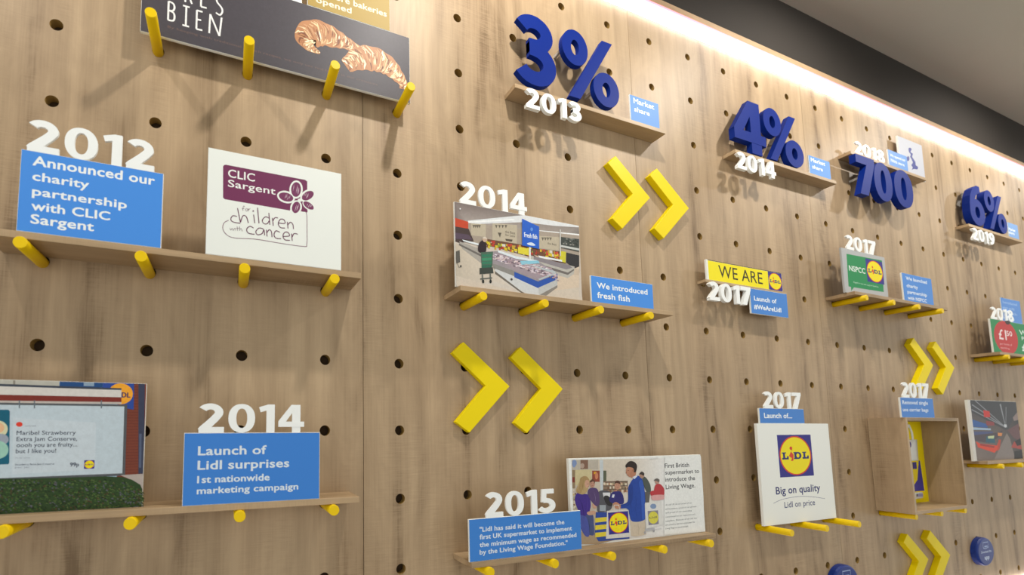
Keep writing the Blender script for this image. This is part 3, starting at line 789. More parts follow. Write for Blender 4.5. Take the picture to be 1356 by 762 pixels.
# shopper with a trolley
p.blob([(200, 335), (222, 322), (240, 345), (238, 400), (205, 408), (186, 395), (188, 358)], '#2e2228'); p.ell((232, 318), 16, 18, '#c8ac94', 14); p.blob([(214, 310), (232, 300), (246, 314), (232, 312)], '#d8cfc0')
Q([(205, 405), (286, 400), (282, 500), (210, 512)], '#4a6a58'); 
for k in range(4): Q([(212, 420 + k * 24), (276, 416 + k * 24), (276, 434 + k * 24), (214, 438 + k * 24)], ['#2f7a5c', '#3c8f6a', '#357a5e', '#2f6a54'][k])
Q([(196, 510), (284, 505), (290, 545), (196, 552)], '#3d443e'); Q([(210, 552), (220, 552), (222, 605), (212, 605)], '#6a6e68'); Q([(262, 548), (272, 548), (276, 605), (266, 605)], '#6a6e68'); p.ell((220, 600), 8, 13, '#222422', 12); p.ell((270, 600), 8, 13, '#222422', 12); Q([(200, 580), (280, 572), (280, 580), (200, 588)], '#555a54')
Q([(34, 400), (62, 390), (66, 470), (40, 480)], '#5d5a54'); p.line([(44, 470), (60, 510)], .001, '#55524c'); p.ell((70, 498), 5, 9, '#2a2a28', 10); p.ell((66, 112), 5, 5, '#e8e8e8', 8)
p.crop = None
p.build('printed_face', r, 'photo')
year('2014', 'white 2014 numeral standing on the supermarket freezer photo', -.045, .150, 2.1507, 2.208, -.069)

r, p = board('information_board', 'small blue board about fresh fish beside the freezer photo', 'board', .348, .575, ST2, 2.0165, -.072, .005, 'foam', BLUE)
p.text('We introduced', (790.5, 382.5), (857.5, 389.5), 7.2, TW, .024); p.text('fresh fish', (791, 394.5), (834, 400), 7.6, TW, .024)
p.build('printed_face', r)

# ------------------------------------------------------------------ lowest middle shelf
r, p = board('picture_board', 'living wage photo board with shoppers at a till on the lowest middle shelf', 'board', .2635, .7500, ST6, 1.5290, -.056, .008, 'foam', '#eceeea')
LX0, LX1, LZ0, LZ1 = .266, .7495, ST6 + .0008, 1.5265
p.clip = (LX0 + .006, LX1, LZ0, LZ1)
p.cr(745, 600, 6.354)
def Q(pts, col):
    p.polym([p.p(q) for q in pts], col)
Q([(75, 60), (560, 50), (860, 45), (860, 700), (75, 765)], ['#c9bfae', '#d5cbbb', '#e8e8e6', '#e6e7e6', '#b0a292'])
Q([(75, 62), (300, 58), (300, 140), (75, 145)], '#b8b0a2'); p.blob([(85, 65), (110, 62), (118, 95), (95, 125), (80, 100)], '#7c90b8'); Q([(150, 60), (214, 60), (214, 136), (150, 138)], '#80604e'); p.ell((165, 110), 18, 22, '#b09a8a', 12)
Q([(105, 145), (245, 140), (245, 270), (105, 275)], '#c9bd92'); Q([(248, 150), (312, 150), (312, 245), (248, 245)], '#8e4432'); Q([(262, 160), (285, 160), (285, 180), (262, 180)], '#d0a020'); p.ell((285, 195), 14, 30, '#c8805c', 12)
Q([(312, 60), (340, 60), (345, 320), (318, 320)], '#c4ccd0'); Q([(342, 150), (368, 150), (368, 240), (342, 240)], '#5a5e4a')
Q([(80, 145), (105, 145), (105, 300), (80, 300)], '#8e7a5e'); Q([(80, 205), (102, 205), (102, 250), (80, 250)], '#7c3428')
Q([(340, 240), (548, 235), (548, 330), (340, 330)], '#8a7460'); rnd = random.Random(12)
for k in range(60):
    x = rnd.uniform(342, 535); y = rnd.choice((252, 285, 312)) + rnd.uniform(-4, 4); Q([(x, y), (x + 14, y), (x + 14, y + 20), (x, y + 20)], rnd.choice(['#c8b090', '#a8745a', '#d8cdb8', '#7a5a44', '#9a9078', '#b88a70']))
for y in (246, 278, 306): Q([(342, y), (546, y - 4), (546, y), (342, y + 4)], '#4e463e')
for k in range(24):
    x = rnd.uniform(80, 104); y = rnd.uniform(300, 470); Q([(x, y), (x + 12, y), (x + 12, y + 14), (x, y + 14)], rnd.choice(['#c8b070', '#a8a890', '#d8cdb8', '#7a5a44']))
Q([(75, 660), (300, 680), (600, 690), (300, 770), (75, 770)], '#a89276')
# checkout machine
p.blob([(300, 330), (400, 330), (420, 420), (400, 480), (320, 500), (290, 480)], '#54545a'); Q([(310, 440), (362, 440), (362, 490), (310, 490)], '#9aa2aa'); Q([(335, 335), (400, 335), (396, 372), (345, 378)], '#d8dade'); p.blob([(345, 370), (385, 365), (420, 430), (400, 450), (365, 430)], '#2c2a2c')
# woman in purple, fair hair
p.blob([(130, 335), (180, 345), (220, 360), (236, 440), (215, 550), (220, 660), (180, 680), (160, 560), (108, 430), (104, 370)], '#402a86')
p.blob([(185, 540), (250, 520), (262, 600), (262, 690), (215, 690), (180, 680)], '#45507e'); p.blob([(120, 540), (200, 545), (225, 690), (180, 690)], '#4a54a0')
p.blob([(160, 205), (200, 198), (224, 230), (222, 262), (200, 330), (165, 350), (120, 335), (112, 310), (135, 260)], '#b49a6c'); p.ell((204, 262), 20, 34, '#c99d84', 18); p.blob([(150, 212), (195, 200), (222, 226), (190, 235), (175, 290), (150, 340), (118, 330), (140, 270)], '#a68a5c')
p.blob([(205, 500), (265, 488), (275, 515), (220, 525)], '#c49a82'); p.blob([(248, 432), (275, 428), (282, 462), (256, 465)], '#c49a82')
# second woman behind
p.blob([(225, 300), (290, 305), (310, 400), (290, 450), (250, 420), (210, 350)], '#54406e'); p.ell((248, 262), 22, 32, '#b98c78', 16); p.blob([(228, 238), (250, 222), (270, 236), (266, 260), (256, 240), (232, 252)], '#5e3c2c')
# girl behind till
p.blob([(410, 340), (440, 325), (490, 330), (512, 380), (505, 430), (420, 425), (392, 395)], '#2e2a72'); p.ell((460, 276), 24, 34, '#c09078', 16); p.blob([(434, 262), (448, 236), (475, 238), (488, 270), (478, 262), (450, 255)], '#54362a'); Q([(418, 350), (436, 352), (430, 378), (412, 376)], '#d8dce8')
# man in blue jumper
p.blob([(568, 568), (690, 545), (700, 660), (690, 690), (580, 700), (562, 620)], '#c9bba6')
p.blob([(600, 210), (630, 192), (668, 225), (690, 330), (695, 450), (702, 545), (650, 578), (580, 575), (560, 520), (540, 470), (485, 468), (482, 440), (545, 410), (550, 300), (570, 250)], '#20459e')
p.blob([(550, 290), (585, 270), (590, 380), (560, 440), (490, 455), (484, 440), (545, 410)], '#1b3c8e')
p.ell((572, 150), 40, 56, '#b98468', 22); p.blob([(575, 150), (615, 130), (612, 190), (590, 212), (565, 195)], '#b27c60'); p.blob([(528, 105), (560, 72), (600, 76), (624, 108), (615, 160), (598, 162), (592, 130), (555, 120), (534, 125)], '#2c211c')
p.blob([(425, 425), (450, 415), (485, 440), (482, 470), (450, 470), (428, 450)], '#b98468')
p.blob([(640, 250), (668, 232), (684, 320), (690, 430), (694, 540), (668, 560), (662, 440), (655, 330)], '#2f58b4')
p.line([(560, 300), (575, 360), (570, 430), (580, 520)], [.0003, .0016, .0014, .0003], '#16327c'); p.line([(600, 330), (618, 400), (612, 480), (625, 560)], [.0003, .0013, .0012, .0003], '#183884')
p.line([(500, 447), (530, 440), (556, 424)], [.0004, .0012, .0004], '#2a4fa6'); p.poly([(585, 205), (612, 192), (630, 194), (602, 222)], '#d6dbe6')
p.line([(630, 590), (640, 640), (636, 690)], [.0003, .0014, .0004], '#a8987f'); p.line([(590, 600), (596, 660)], [.0003, .0010], '#dccfb9')
p.line([(545, 150), (556, 147)], .0010, '#4a2f24'); p.poly([(535, 150), (528, 172), (538, 176)], '#a8735a'); p.line([(540, 190), (556, 188)], .0008, '#8a5040'); p.ell((592, 150), 7, 12, '#a8704f', 12)
p.line([(135, 380), (160, 430), (175, 500), (180, 560)], [.0003, .0014, .0012, .0003], '#2c1c66'); p.line([(200, 370), (208, 430), (200, 500)], [.0003, .0016, .0003], '#5a40a4')
p.line([(206, 262), (218, 262)], .0008, '#5c3c30'); p.line([(212, 283), (222, 281)], .0008, '#a05048'); p.line([(140, 250), (128, 300), (140, 330)], [.0003, .0014, .0003], '#c8b284'); p.line([(175, 225), (165, 280), (172, 320)], [.0003, .0014, .0003], '#8a7044')
p.line([(236, 258), (244, 258)], .0007, '#4a2c22'); p.line([(252, 258), (260, 258)], .0007, '#4a2c22'); p.line([(242, 278), (256, 277)], .0009, '#8a4a40'); p.line([(262, 330), (275, 380), (270, 420)], [.0003, .0018, .0003], '#7a6a92')
p.line([(450, 272), (457, 272)], .0007, '#4a2c22'); p.line([(465, 272), (472, 272)], .0007, '#4a2c22'); p.line([(453, 292), (468, 292)], .0009, '#9a5a50'); p.line([(425, 400), (440, 370), (436, 340)], [.0003, .0012, .0003], '#46428c'); p.line([(480, 345), (492, 390)], [.0012, .0004], '#1e1a58')
p.line([(215, 560), (225, 620), (222, 680)], [.0003, .0015, .0003], '#343e68')
# man in dark jacket, man in red
p.blob([(668, 200), (700, 210), (735, 270), (740, 330), (720, 350), (690, 300), (672, 240)], '#4c5450'); p.ell((665, 190), 20, 26, '#a88470', 14); p.blob([(642, 180), (662, 158), (684, 172), (680, 192), (655, 182)], '#3c3430'); Q([(690, 330), (735, 330), (725, 420), (695, 420)], '#5c5a58')
p.blob([(780, 270), (815, 262), (850, 300), (850, 355), (790, 358), (762, 345), (768, 310)], '#b83a40'); p.ell((793, 240), 18, 24, '#b88e80', 14); p.blob([(765, 232), (788, 216), (812, 226), (808, 246), (780, 236)], '#66605a'); p.blob([(735, 330), (765, 320), (775, 350), (745, 362)], '#b83a40'); p.blob([(750, 360), (850, 355), (850, 390), (760, 400)], '#d6a2a0')
# carrier bags
Q([(278, 500), (420, 500), (560, 720), (300, 745), (268, 690)], '#2b4796')
for k in range(3): Q([(272, 555 + k * 62 - 6), (430, 555 + k * 62 - 20), (430, 590 + k * 62 - 20), (272, 590 + k * 62 - 2)], '#dcc93a')
Q([(300, 712), (560, 690), (560, 722), (310, 745)], '#2b4796'); Q([(372, 488), (552, 480), (574, 708), (362, 724)], '#d4d2cc')
p.line([(430, 488), (432, 440), (470, 440), (480, 486)], .0022, '#d8d6d0'); a = p.p((388, 690)); b = p.p((548, 490)); lidl(p, a[0], b[0], a[1], b[1])
Q([(690, 420), (830, 410), (846, 600), (700, 640)], '#dcdcd8'); p.ell((760, 450), 26, 22, '#7f96b8', 14); Q([(712, 490), (800, 484), (806, 600), (720, 610)], '#86828e'); p.ell((760, 545), 42, 52, '#d6cf4c', 20); p.text('Lidl', (728, 552), (792, 550), 16, '#6a6a50', .03)
p.line([(690, 430), (696, 650), (830, 640)], .0016, '#c2c4c4'); p.ell((690, 672), 9, 12, '#a0a0a4', 10); p.ell((765, 655), 9, 12, '#a0a0a4', 10); Q([(690, 640), (770, 632), (772, 650), (690, 660)], '#b0b2b6')
# text side
p.crop = (860, 600, 6.35)
Q([(0, 35), (70, 33), (70, 45), (0, 50)], '#e6e7e6')
Q([(125, 30), (440, 25), (460, 662), (120, 690)], '#e9ebe8')
for t_, L, R, cap in (('First British', (127, 125), (330, 120), 36), ('supermarket to', (130, 180), (415, 172), 34), ('introduce the', (130, 240), (380, 232), 36), ('Living Wage.', (134, 302), (382, 294), 36)):
    p.text(t_, L, R, cap, '#33353c', .014)
for k, (t_, xe_) in enumerate((('At Lidl UK we are proud of our', 355), ('achievements, proud of our growth', 392), ('and proud of our expanding', 352), ('commitment to our customers and', 380), ('suppliers. Because of all this we', 395), ('are proud to pay our employees the', 378), ('Living Wage as recommended.', 325))):
    y = 440 + k * 33; p.text(t_, (132, y), (xe_, y - 10), 13, '#75777a', .004)
p.crop = None
p.build('printed_face', r, 'photo')

r, p = board('information_board', 'wide blue board with living wage quotation at front of lowest middle shelf', 'board', -.0465, .2730, ST6, 1.4015, -.078, .005, 'foam', '#3f84d6')
p.cr(590, 590, 4.43)
for t_, L, R, cap in (('"Lidl has said it will become the', (200, 506), (697, 465), 27), ('first UK supermarket to implement', (200, 552), (742, 500), 27), ('the minimum wage as recommended', (200, 596), (768, 540), 27), ('by the Living Wage Foundation."', (200, 640), (716, 586), 27)):
    p.text(t_, L, R, cap, '#dfe9f2', .022)
p.build('printed_face', r)
year('2015', 'white 2015 numeral standing on the wide blue quotation board', .000, .198, 1.4017, 1.4585, -.077)

# ------------------------------------------------------------------ big blue percentages
def percent(name, label, Y, t, dig, r1, sl, r2, crop, legs=True, z_ledge=None):
    g = lambda q: at(crop[0] + q[0] / crop[2], crop[1] + q[1] / crop[2], Y)
    def bb(b):   # (left point, right point, top point, bottom point)
        return g(b[0])[0], g(b[1])[0], g(b[3])[1], g(b[2])[1]
    ch, b = dig; x0, x1, z0, z1 = bb(b)
    r = thing(name, label, 'numeral', ((x0 + x1) / 2, Y + t, z0), 'large blue figures')
    def fin(o):
        fixn(o); return o
    fin(digit_mesh(ch, x0, x1, z0, z1, Y, Y + t).build('digit', M['blue'], r))
    for b in (r1, r2):
        a0, a1, c0, c1 = bb(b); fin(digit_mesh('o', a0, a1, c0, c1, Y, Y + t).build('percent_ring', M['blue'], r))
        z_ = (c0 + c1) / 2; MB().box((a0 + a1) / 2 - .04 * (a1 - a0) - (a1 - a0) * .34, (a0 + a1) / 2 + .04 * (a1 - a0) - (a1 - a0) * .34, Y + t, -.0002, z_ - .004, z_ + .004).build('wall_pin', M['alu'], r)
    a0, a1, c0, c1 = bb(sl); fin(digit_mesh('/', a0, a1, c0, c1, Y, Y + t).build('percent_slash', M['blue'], r))
    xm = (a0 + a1) / 2; zm = (c0 + c1) / 2; MB().box(xm - .004, xm + .004, Y + t, -.0002, zm - .004, zm + .004).build('wall_pin', M['alu'], r)
    xm = x0 + (x1 - x0) * .72; MB().box(xm - .004, xm + .004, Y + t, -.0002, z0 + (z1 - z0) * .2, z0 + (z1 - z0) * .2 + .008).build('wall_pin', M['alu'], r)
    return r
percent('percentage_figure', 'largest blue 3% above the narrow oak ledge at top centre', -.045, .013,
        ('3', ((95, 100), (308, 340), (190, 44), (200, 416))), ((338, 200), (474, 230), (398, 118), (420, 310)), ((378, 460), (603, 200), (580, 188), (400, 475)), ((506, 430), (641, 460), (560, 346), (580, 530)), (660, 10, 4.0125))
year('2013', 'white 2013 numeral hanging beneath the largest blue percentage', .1735, .3625, 2.466, 2.5235, -.0535, .0083)
r, p = board('information_board', 'small blue market share board nearest the largest blue percentage', 'board', .566, .686, 2.5334, 2.6175, -.042, .004, 'foam', '#5b93d8')
p.cr(660, 10, 4.0125); p.text('Market', (718, 508), (828, 541), 26, TW, .024); p.text('share', (722, 551), (804, 577), 24, TW, .024); p.crop = None
p.build('printed_face', r)

Y4 = -.040
percent('percentage_figure', 'blue 4% above the second narrow oak ledge, right of the 3%', Y4, .016,
        ('4', ((122, 300), (343, 300), (240, 82), (290, 463))), ((330, 210), (457, 250), (380, 126), (395, 325)), ((383, 490), (559, 205), (530, 192), (405, 498)), ((492, 440), (622, 480), (550, 362), (560, 552)), (950, 120, 5.441))
g = lambda q, Y: at(950 + q[0] / 5.441, 120 + q[1] / 5.441, Y)
year('2014', 'white 2014 numeral on the ledge front beneath the middle blue percentage', g((143, 480), -.047)[0], g((417, 540), -.047)[0], 2.478, 2.5385, -.0465, .0083)
a = g((655, 465), -.036); b = g((807, 510), -.036)
r, p = board('information_board', 'small blue market share board beside the middle blue percentage', 'board', a[0], b[0], 2.5523, a[1] + .001, -.036, .004, 'foam', '#5b93d8')
p.cr(950, 120, 5.441); p.text('Market', (674, 512), (776, 542), 26, TW, .024); p.text('share', (684, 560), (760, 583), 24, TW, .024); p.crop = None
p.build('printed_face', r)

# the 700 group
g = lambda q, Y: at(1100 + q[0] / 6.35, 170 + q[1] / 6.35, Y)
Y7 = -.050
zt7 = 2.6895; x7 = g((208, 240), Y7)[0]
r = thing('store_count_figure', 'blue figure 700 hanging under the oak ledge at the upper right', 'numeral', (x7 + .2, Y7 + .03, 2.515), 'large blue figures')
for ch, l_, r_, zb, ztop in (('7', (208, 240), (361, 265), 2.520, 2.684), ('0', (366, 420), (516, 460), 2.519, 2.684), ('0', (536, 480), (688, 500), 2.519, 2.684)):
    x0 = g(l_, Y7)[0]; x1 = g(r_, Y7)[0]
    fixn(digit_mesh(ch, x0, x1, zb, ztop - .002, Y7, Y7 + .018, True).build('digit', M['blue'], r))
    xm = x0 + (x1 - x0) * (.55 if ch == '7' else .10); MB().box(xm - .004, xm + .004, Y7 + .018, -.0002, 2.604, 2.612).build('wall_pin', M['alu'], r)
year('2018', 'blurred white 2018 numeral standing on the ledge above the blue 700', g((200, 95), -.034)[0], g((445, 175), -.034)[0], 2.7023, 2.758, -.034)
a = g((478, 178), -.036); b = g((640, 240), -.036)
r, p = board('information_board', 'small blue board beside the white 2018 above the blue 700', 'board', a[0], b[0], 2.7023, a[1] + .002, -.036, .004, 'foam', '#5f93d6')
p.cr(1100, 170, 6.35); p.text('We opened our', (500, 240), (628, 276), 22, '#dbe6f4', .03); p.text('700th store', (504, 285), (620, 315), 22, '#dbe6f4', .03); p.crop = None
p.build('printed_face', r)
a = g((560, 62), -.022); b = g((762, 125), -.022)
r, p = board('picture_board', 'pale board with a blue map of Great Britain on the ledge above 700', 'board', a[0], b[0], 2.7023, a[1] + .001, -.022, .006, 'foam', '#bfc2cc')
p.cr(1100, 170, 6.35)
NV = '#39418c'
p.blob([(655, 168), (672, 165), (680, 180), (672, 200), (690, 215), (685, 240), (698, 262), (712, 285), (715, 310), (733, 325), (728, 346), (700, 342), (682, 350), (690, 330), (678, 310), (690, 290), (680, 262), (668, 240), (672, 220), (658, 200)], NV)
p.blob([(640, 245), (655, 235), (662, 255), (655, 275), (640, 270)], NV); p.crop = None
p.build('printed_face', r)

Y6 = -.040
percent('percentage_figure', 'blue 6% above the farthest narrow ledge near the right edge', Y6, .022,
        ('6', ((178, 330), (305, 400), (230, 165), (250, 500))), ((300, 280), (383, 320), (338, 208), (335, 378)), ((352, 525), (442, 262), (425, 256), (365, 528)), ((420, 480), (495, 510), (450, 403), (450, 563)), (1256, 220, 6.35))
g = lambda q, Y: at(1256 + q[0] / 6.35, 220 + q[1] / 6.35, Y)
year('2019', 'far white 2019 numeral near the right edge beneath the smallest blue percentage', g((203, 530), -.047)[0], g((382, 570), -.047)[0], 2.470, 2.5285, -.0465, .0083)
a = g((497, 490), -.036); b = g((575, 520), -.036)
r, p = board('information_board', 'small pale blue board beside the farthest blue percentage', 'board', a[0], b[0] + .01, 2.5503, a[1] + .012, -.036, .004, 'foam', '#7da6dc')
p.cr(1256, 220, 6.35); p.text('Market', (508, 538), (562, 555), 20, TW, .03); p.text('share', (508, 566), (556, 580), 18, TW, .03); p.crop = None
p.build('printed_face', r)

# ------------------------------------------------------------------ WE ARE strip
zs = 2.0745 + .0086
r, p = board('slogan_board', 'yellow WE ARE strip with round emblem standing on the small oak ledge', 'board', .884, 1.268, zs, 2.151, -.024, .006, 'foam', None)
p.cr(920, 330, 6.93)
xa_ = .8915; xb_ = p.p((668, 195))[0]; p.rectm(xa_, xb_, zs + .001, 2.148, '#f4e412'); p.rectm(xa_, 1.267, 2.1485, 2.1505, '#3c3420'); 
p.text('WE ARE', (222, 266), (625, 316), 108, '#35301a', .004)
lidl(p, xb_, 1.2665, zs + .001, 2.148); p.crop = None
p.build('printed_face', r)
r = year('2017', 'large white 2017 numeral hanging below the yellow WE ARE strip', .8735, 1.0750, 2.0125, 2.0743, -.034, .009)
r, p = board('information_board', 'blue hashtag board hanging below the yellow WE ARE strip', 'board', 1.078, 1.275, 1.9885, 2.0743, -.030, .005, 'foam', '#4a88d6')
p.cr(920, 330, 6.93); p.text('Launch of', (545, 472), (752, 500), 40, TW, .022); p.text('#WeAreLidl', (545, 545), (795, 584), 40, TW, .026); p.crop = None
p.build('printed_face', r)

# ------------------------------------------------------------------ small green board shelf
r, p = board('charity_board', 'grey board with green speech panel standing on the right middle shelf', 'board', 1.560, 1.848, ST1, 2.2705, -.060, .006, 'grey', None)
p.cr(1085, 300, 5.861)
p.rectm(1.5608, 1.8472, ST1 + .001, 2.2697, '#b2b4b4')
p.poly([(210, 213), (485, 265), (499, 510), (268, 474), (247, 502), (245, 470), (226, 466)], '#1f8a50')
p.text('NSPCC', (232, 345), (357, 366), 40, '#e8f0ea', .012)
a = p.p((375, 440)); b = p.p((487, 283)); lidl(p, a[0], b[0], a[1] + .006, b[1] + .003)
p.text('Together we can support families', (262, 440), (458, 474), 12, '#b8dcc4', .006); p.crop = None
p.build('printed_face', r)
g = lambda q, Y: at(1085 + q[0] / 5.861, 300 + q[1] / 5.861, Y)
year('2017', 'white 2017 numeral standing on the grey board with green panel', g((203, 65), -.059)[0], g((432, 110), -.059)[0], 2.2707, 2.327, -.059)
r, p = board('information_board', 'blue charity partnership board beside the small green board', 'board', g((637, 358), -.060)[0], g((866, 400), -.060)[0], ST1, 2.224, -.060, .005, 'foam', '#5590dc')
p.cr(1085, 300, 5.861)
for k, (t_, a_, b_) in enumerate((('We launched', (672, 413), (835, 447)), ('charity', (678, 470), (765, 487)), ('partnership', (684, 520), (835, 545)), ('with NSPCC', (688, 565), (835, 592)))): p.text(t_, a_, b_, 24, '#e4eef8', .03)
p.crop = None
p.build('printed_face', r)

# ------------------------------------------------------------------ board with the red circle
r, p = board('price_board', 'green board with red price circle at the right edge', 'board', 2.680, 3.12, ST2, 2.0985, -.058, .006, 'foam', '#2f8a54')
p.cr(1270, 380, 6.35)
g_ = lambda q: p.p(q)
cx_, cz_ = (g_((290, 400))[0] + g_((495, 430))[0]) / 2, 2.022
p.ellm(cx_, cz_ - .002, .118, .078, '#c03a3a')
p.text('£1', (338, 440), (402, 446), 80, '#f0dede', .02); p.text('50', (400, 412), (448, 418), 40, '#f0dede', .02)
p.text('per bottle of', (345, 487), (445, 497), 16, '#e0a8a8', .01); p.text('sparkling', (350, 518), (425, 528), 16, '#e0a8a8', .01)
p.text('WE', (508, 405), (600, 415), 40, '#dceee2', .02); p.text('PRICE', (528, 452), (640, 465), 30, '#dceee2', .02); p.text('£1', (532, 540), (600, 548), 62, '#dceee2', .02)
p.blob([(385, 290), (410, 285), (430, 300), (415, 318), (395, 312)], '#3a3230')
p.crop = None
p.build('printed_face', r)
g = lambda q, Y: at(1270 + q[0] / 6.35, 380 + q[1] / 6.35, Y)
year('2018', 'white 2018 numeral standing on the green price board', g((266, 168), -.058)[0], g((450, 195), -.058)[0], 2.0987, 2.156, -.0579, .0035)
r, p = board('information_board', 'blue board behind the white 2018 at the right edge', 'board', g((345, 88), -.054)[0], g((508, 110), -.054)[0], 2.0987, g((345, 88), -.054)[1], -.0540, .002, 'foam', '#5f92d8')
p.cr(1270, 380, 6.35)
for k, t_ in enumerate(('Introduced', 'pint milk', 'British', 'bottles')): p.text(t_, (368, 140 + k * 42), (488 - (k % 2) * 20, 160 + k * 42), 20, '#9fc0ea', .02)
p.crop = None
p.build('printed_face', r)

# ------------------------------------------------------------------ tall white slogan board on three pegs
ZQ = ptop(6, 0)
r, p = board('slogan_board', 'tall white board with round yellow emblem resting on three yellow pegs', 'board', 1.054, 1.440, ZQ, 1.6215, -.034, .008, 'foam', '#eef0ea')
p.cr(1000, 555, 5.445)
a = p.p((185, 428)); b = p.p((402, 114)); lidl(p, a[0] - .003, b[0] - .003, a[1] + .002, b[1])
p.text('Big on quality', (150, 540), (470, 525), 52, '#2f3470', .018); p.text('Lidl on price', (212, 640), (432, 624), 42, '#2f3470', .006)
p.curve([(132, 610), (200, 580), (320, 560), (430, 565), (502, 576)], .0011, '#4a4f84'); p.crop = None
p.build('printed_face', r)
a = at(1005, 541, -.033); b = at(1064, 542, -.033)
r, p = board('information_board', 'small blue launch board standing on the tall white slogan board', 'board', a[0], b[0], 1.6217, 1.6715, -.033, .005, 'foam', '#4a86d2')
p.text('Launch of...', (1012, 554), (1049, 554), 6.5, TW, .024)
p.build('printed_face', r)
year('2017', 'white 2017 numeral above the tall white slogan board', at(1010.5, 520, -.032)[0], at(1059.5, 520, -.032)[0], 1.6717, 1.7275, -.0325)

# ------------------------------------------------------------------ open oak box on three pegs
BX0, BX1, BZ0, BZ1, BD, BT = 1.772, 2.160, ptop(6, 0), 1.6435, .098, .012
r = thing('display_box', 'open oak box with yellow back resting on three yellow pegs', 'box', ((BX0 + BX1) / 2, -BD / 2, BZ0))
MB().box(BX0, BX0 + BT, -BD, -.0005, BZ0, BZ1, .0005).build('side_panel', M['wall'], r)
MB().box(BX1 - BT, BX1, -BD, -.0005, BZ0, BZ1, .0005).build('side_panel', M['wall'], r)
MB().box(BX0 + BT, BX1 - BT, -BD, -.0005, BZ1 - BT, BZ1, .0005).build('top_panel', M['shelf'], r)
MB().box(BX0 + BT, BX1 - BT, -BD, -.0005, BZ0, BZ0 + BT, .0005).build('bottom_panel', M['shelf'], r)
MB().box(BX0 + BT, BX1 - BT, -.0045, -.0008, BZ0 + BT, BZ1 - BT).build('back_panel', M['yellow'], r)
# carrier bag hanging on the yellow back of the box
bx0, bx1, bz0, bz1 = 1.905, 2.100, BZ0 + .030, BZ1 - .030
r = thing('carrier_bag', 'white carrier bag with blue and yellow print inside the open oak box', 'bag', ((bx0 + bx1) / 2, -.010, bz0))
hb = bz1 - .055
o = MB()
nx_, nz_ = 8, 12
for s_ in (-1,):
    base_ = len(o.v)
    for j in range(nz_ + 1):
        for i in range(nx_ + 1):
            u, v_ = i / nx_, j / nz_
            y = -.0048 - .009 * math.sin(math.pi * u) * (1 - .5 * v_) - .0015 * math.sin(9 * u + 4 * v_)
            o.v.append((bx0 + u * (bx1 - bx0), y, bz0 + v_ * (hb - bz0)))
    for j in range(nz_):
        for i in range(nx_):
            k = base_ + j * (nx_ + 1) + i; o.f.append((k, k + 1, k + nx_ + 2, k + nx_ + 1))
ob = o.build('bag_body', M['foam'], r, True); md = ob.modifiers.new('t', 'SOLIDIFY'); md.thickness = .0012; md.offset = 1
MB().stroke([(bx0 + .03, hb - .012), (bx0 + .032, hb + .03), (bx0 + .045, bz1), (bx1 - .045, bz1), (bx1 - .032, hb + .03), (bx1 - .03, hb - .012)], .013, -.0068, -.0050).build('bag_handle', M['foam'], r)
p = Print(-.0172)
cx_ = (bx0 + bx1) / 2
p.ellm(bx1 - .088, bz0 + .215, .010, .012, '#4a3c80')
p.rectm(bx0 + .010, bx1 - .010, bz0 + .026, bz0 + .15, '#e2c90e')
p.polym([(bx0 + .010, bz0 + .04), (cx_, bz0 + .05), (bx1 - .06, bz0 + .075), (bx1 - .035, bz0 + .15), (bx1 - .026, bz0 + .15), (bx1 - .016, bz0 + .03), (bx0 + .010, bz0 + .03)], '#372c86')
lidl(p, bx0 + .02, bx0 + .10, hb - .105, hb - .025); p.rectm(bx1 - .085, bx1 - .055, bz0 + .118, bz0 + .145, '#3a2f7a'); p.rectm(bx1 - .070, bx1 - .030, bz0 + .008, bz0 + .020, '#8a86a8')
p.build('printed_face', r)
g = lambda q, Y: at(1180 + q[0] / 5.864, 430 + q[1] / 5.864, Y)
a = g((68, 565), -.095); b = g((322, 570), -.095)
r, p = board('information_board', 'blue board about single use bags standing on the open oak box', 'board', a[0], b[0], BZ1 + .0002, 1.7175, -.095, .005, 'foam', '#5089d4')
p.cr(1180, 430, 5.864); p.text('Removed single', (88, 620), (286, 622), 28, '#dfeaf6', .026); p.text('use carrier bags', (92, 675), (290, 676), 26, '#dfeaf6', .026); p.crop = None
p.build('printed_face', r)
year('2017', 'white 2017 numeral above the open oak box, in front of a chevron', g((82, 450), -.094)[0], g((288, 460), -.094)[0], 1.7177, 1.7745, -.094)

# ------------------------------------------------------------------ blurred shop photo
a = at(1281, 530, -.06); b = at(1345.2, 532, -.06)
r, p = board('picture_board', 'motion-blurred photo of a shop aisle standing on the lower right shelf', 'board', a[0], b[0], ST5, 1.7235, -.060, .008, 'foam', '#4a4648')
PX0, PX1, PZ0, PZ1 = a[0] + .022, b[0] - .001, ST5 + .001, 1.7225
p.rectm(a[0] + .0005, PX0, PZ0, PZ1, '#d6d2ca')
def Q(pts, col):   # places in the unit square of the photo
    p.polym([(PX0 + min(max(u, 0), 1) * (PX1 - PX0), PZ0 + min(max(v_, 0), 1) * (PZ1 - PZ0)) for u, v_ in pts], col)
Q([(0, 0), (1, 0), (1, 1), (0, 1)], ['#7d6f68', '#4c4644', '#2e3034', '#3a3c42'])
Q([(.35, 0), (.82, 0), (.76, .35), (.7, .45)], '#857b76')
Q([(0, 1), (.0, .8), (.68, .5), (.75, .52), (1, .85), (1, 1)], '#3c3e42')
for u, v_, w_ in ((.02, .92, .02), (.0, .84, .015), (.1, .99, .012), (.62, .95, .03), (.75, .9, .015)):
    Q([(u, v_), (u + w_, v_ + .01), (.70, .55), (.69, .54)], '#8c9096')
Q([(.0, .68), (.3, .60), (.3, .54), (0, .56)], '#2c5a9c'); Q([(0, .55), (.36, .53), (.36, .50), (0, .51)], '#9fb8d0'); Q([(0, .48), (.4, .48), (.4, .43), (0, .42)], '#45507c')
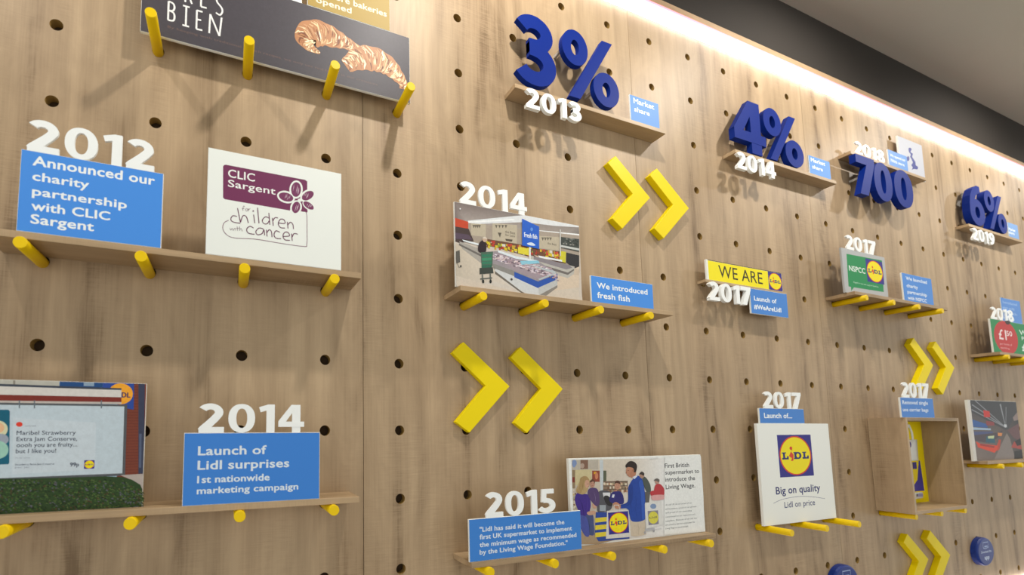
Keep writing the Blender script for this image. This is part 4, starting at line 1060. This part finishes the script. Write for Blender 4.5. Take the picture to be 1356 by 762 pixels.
Q([(0, .42), (.5, .46), (.62, .5), (.55, .40), (.3, .28), (0, .33)], '#4a4048'); Q([(.25, .84), (.38, .82), (.38, .72), (.25, .72)], '#c8302c'); Q([(.28, .66), (.45, .64), (.45, .58), (.28, .58)], '#8c3c40')
Q([(.25, .40), (.42, .40), (.42, .28), (.22, .30)], '#1f5a6c'); Q([(.28, .40), (.42, .41), (.4, .36), (.28, .36)], '#c2cfa0'); Q([(.5, .46), (.6, .45), (.58, .40), (.5, .40)], '#d68a4c')
Q([(.02, .32), (.1, .28), (.45, .24), (.5, .32), (.46, .18), (.38, .12), (.05, .22)], '#d8401f'); Q([(.1, .28), (.4, .23), (.38, .2), (.1, .25)], '#9c2c24'); Q([(.5, .34), (.55, .34), (.5, .18), (.44, .14)], '#b8442e')
Q([(.66, .6), (.72, .6), (.72, .55), (.66, .55)], '#c6ccd0'); Q([(.72, .5), (1, .62), (1, .3), (.85, .36)], '#6a4a4c'); Q([(.76, .2), (1, .16), (1, .30), (.84, .3)], '#a8443a'); Q([(.8, .0), (1, .0), (1, .15), (.82, .13)], '#22201f'); Q([(.88, .72), (1, .82), (1, .68), (.9, .66)], '#8c7c78'); Q([(.86, .3), (1, .36), (1, .24), (.9, .22)], '#1f1e20')
p.build('printed_face', r, 'photo')

# ------------------------------------------------------------------ round blue badges
def badge(cx, cz, rx, rz, label, big):
    r = thing('wall_badge', label, 'badge', (cx, 0, cz - rz), 'round blue badges on the wall')
    n = 36; prof = [(1.0, -.0003), (1.0, -.014), (.97, -.018), (.90, -.020)]
    v = [(cx + rx * k * math.cos(2 * math.pi * i / n), y, cz + rz * k * math.sin(2 * math.pi * i / n)) for k, y in prof for i in range(n)]
    f = [(q * n + i, q * n + (i + 1) % n, (q + 1) * n + (i + 1) % n, (q + 1) * n + i) for q in range(3) for i in range(n)] + [tuple(range(3 * n, 4 * n)), tuple(reversed(range(n)))]
    fixn(mesh('disc', v, f, M['navy'], r))
    p = Print(-.0201)
    p.line([(cx - .022, cz + .018), (cx - .022, cz + .040), (cx + .024, cz + .040), (cx + .024, cz + .018), (cx - .010, cz + .014), (cx - .022, cz + .018)], .0035, '#a8b8dc', True)
    p.rectm(cx - .012, cx + .016, cz + .020, cz + .026, '#a8b8dc')
    p.textm('Download the', cx - .045, cz - .003, .09, .0085, '#c8d4ec', .03); p.textm('app', cx - .022, cz - .030, .044, .016, '#c8d4ec', .04)
    p.build('printed_face', r)
badge(2.524, 1.075, .074, .059, 'round dark blue badge low on the wall at the bottom right', True)
badge(1.500, 1.066, .074, .059, 'round blue badge cut by the bottom edge, left of the yellow chevrons', False)
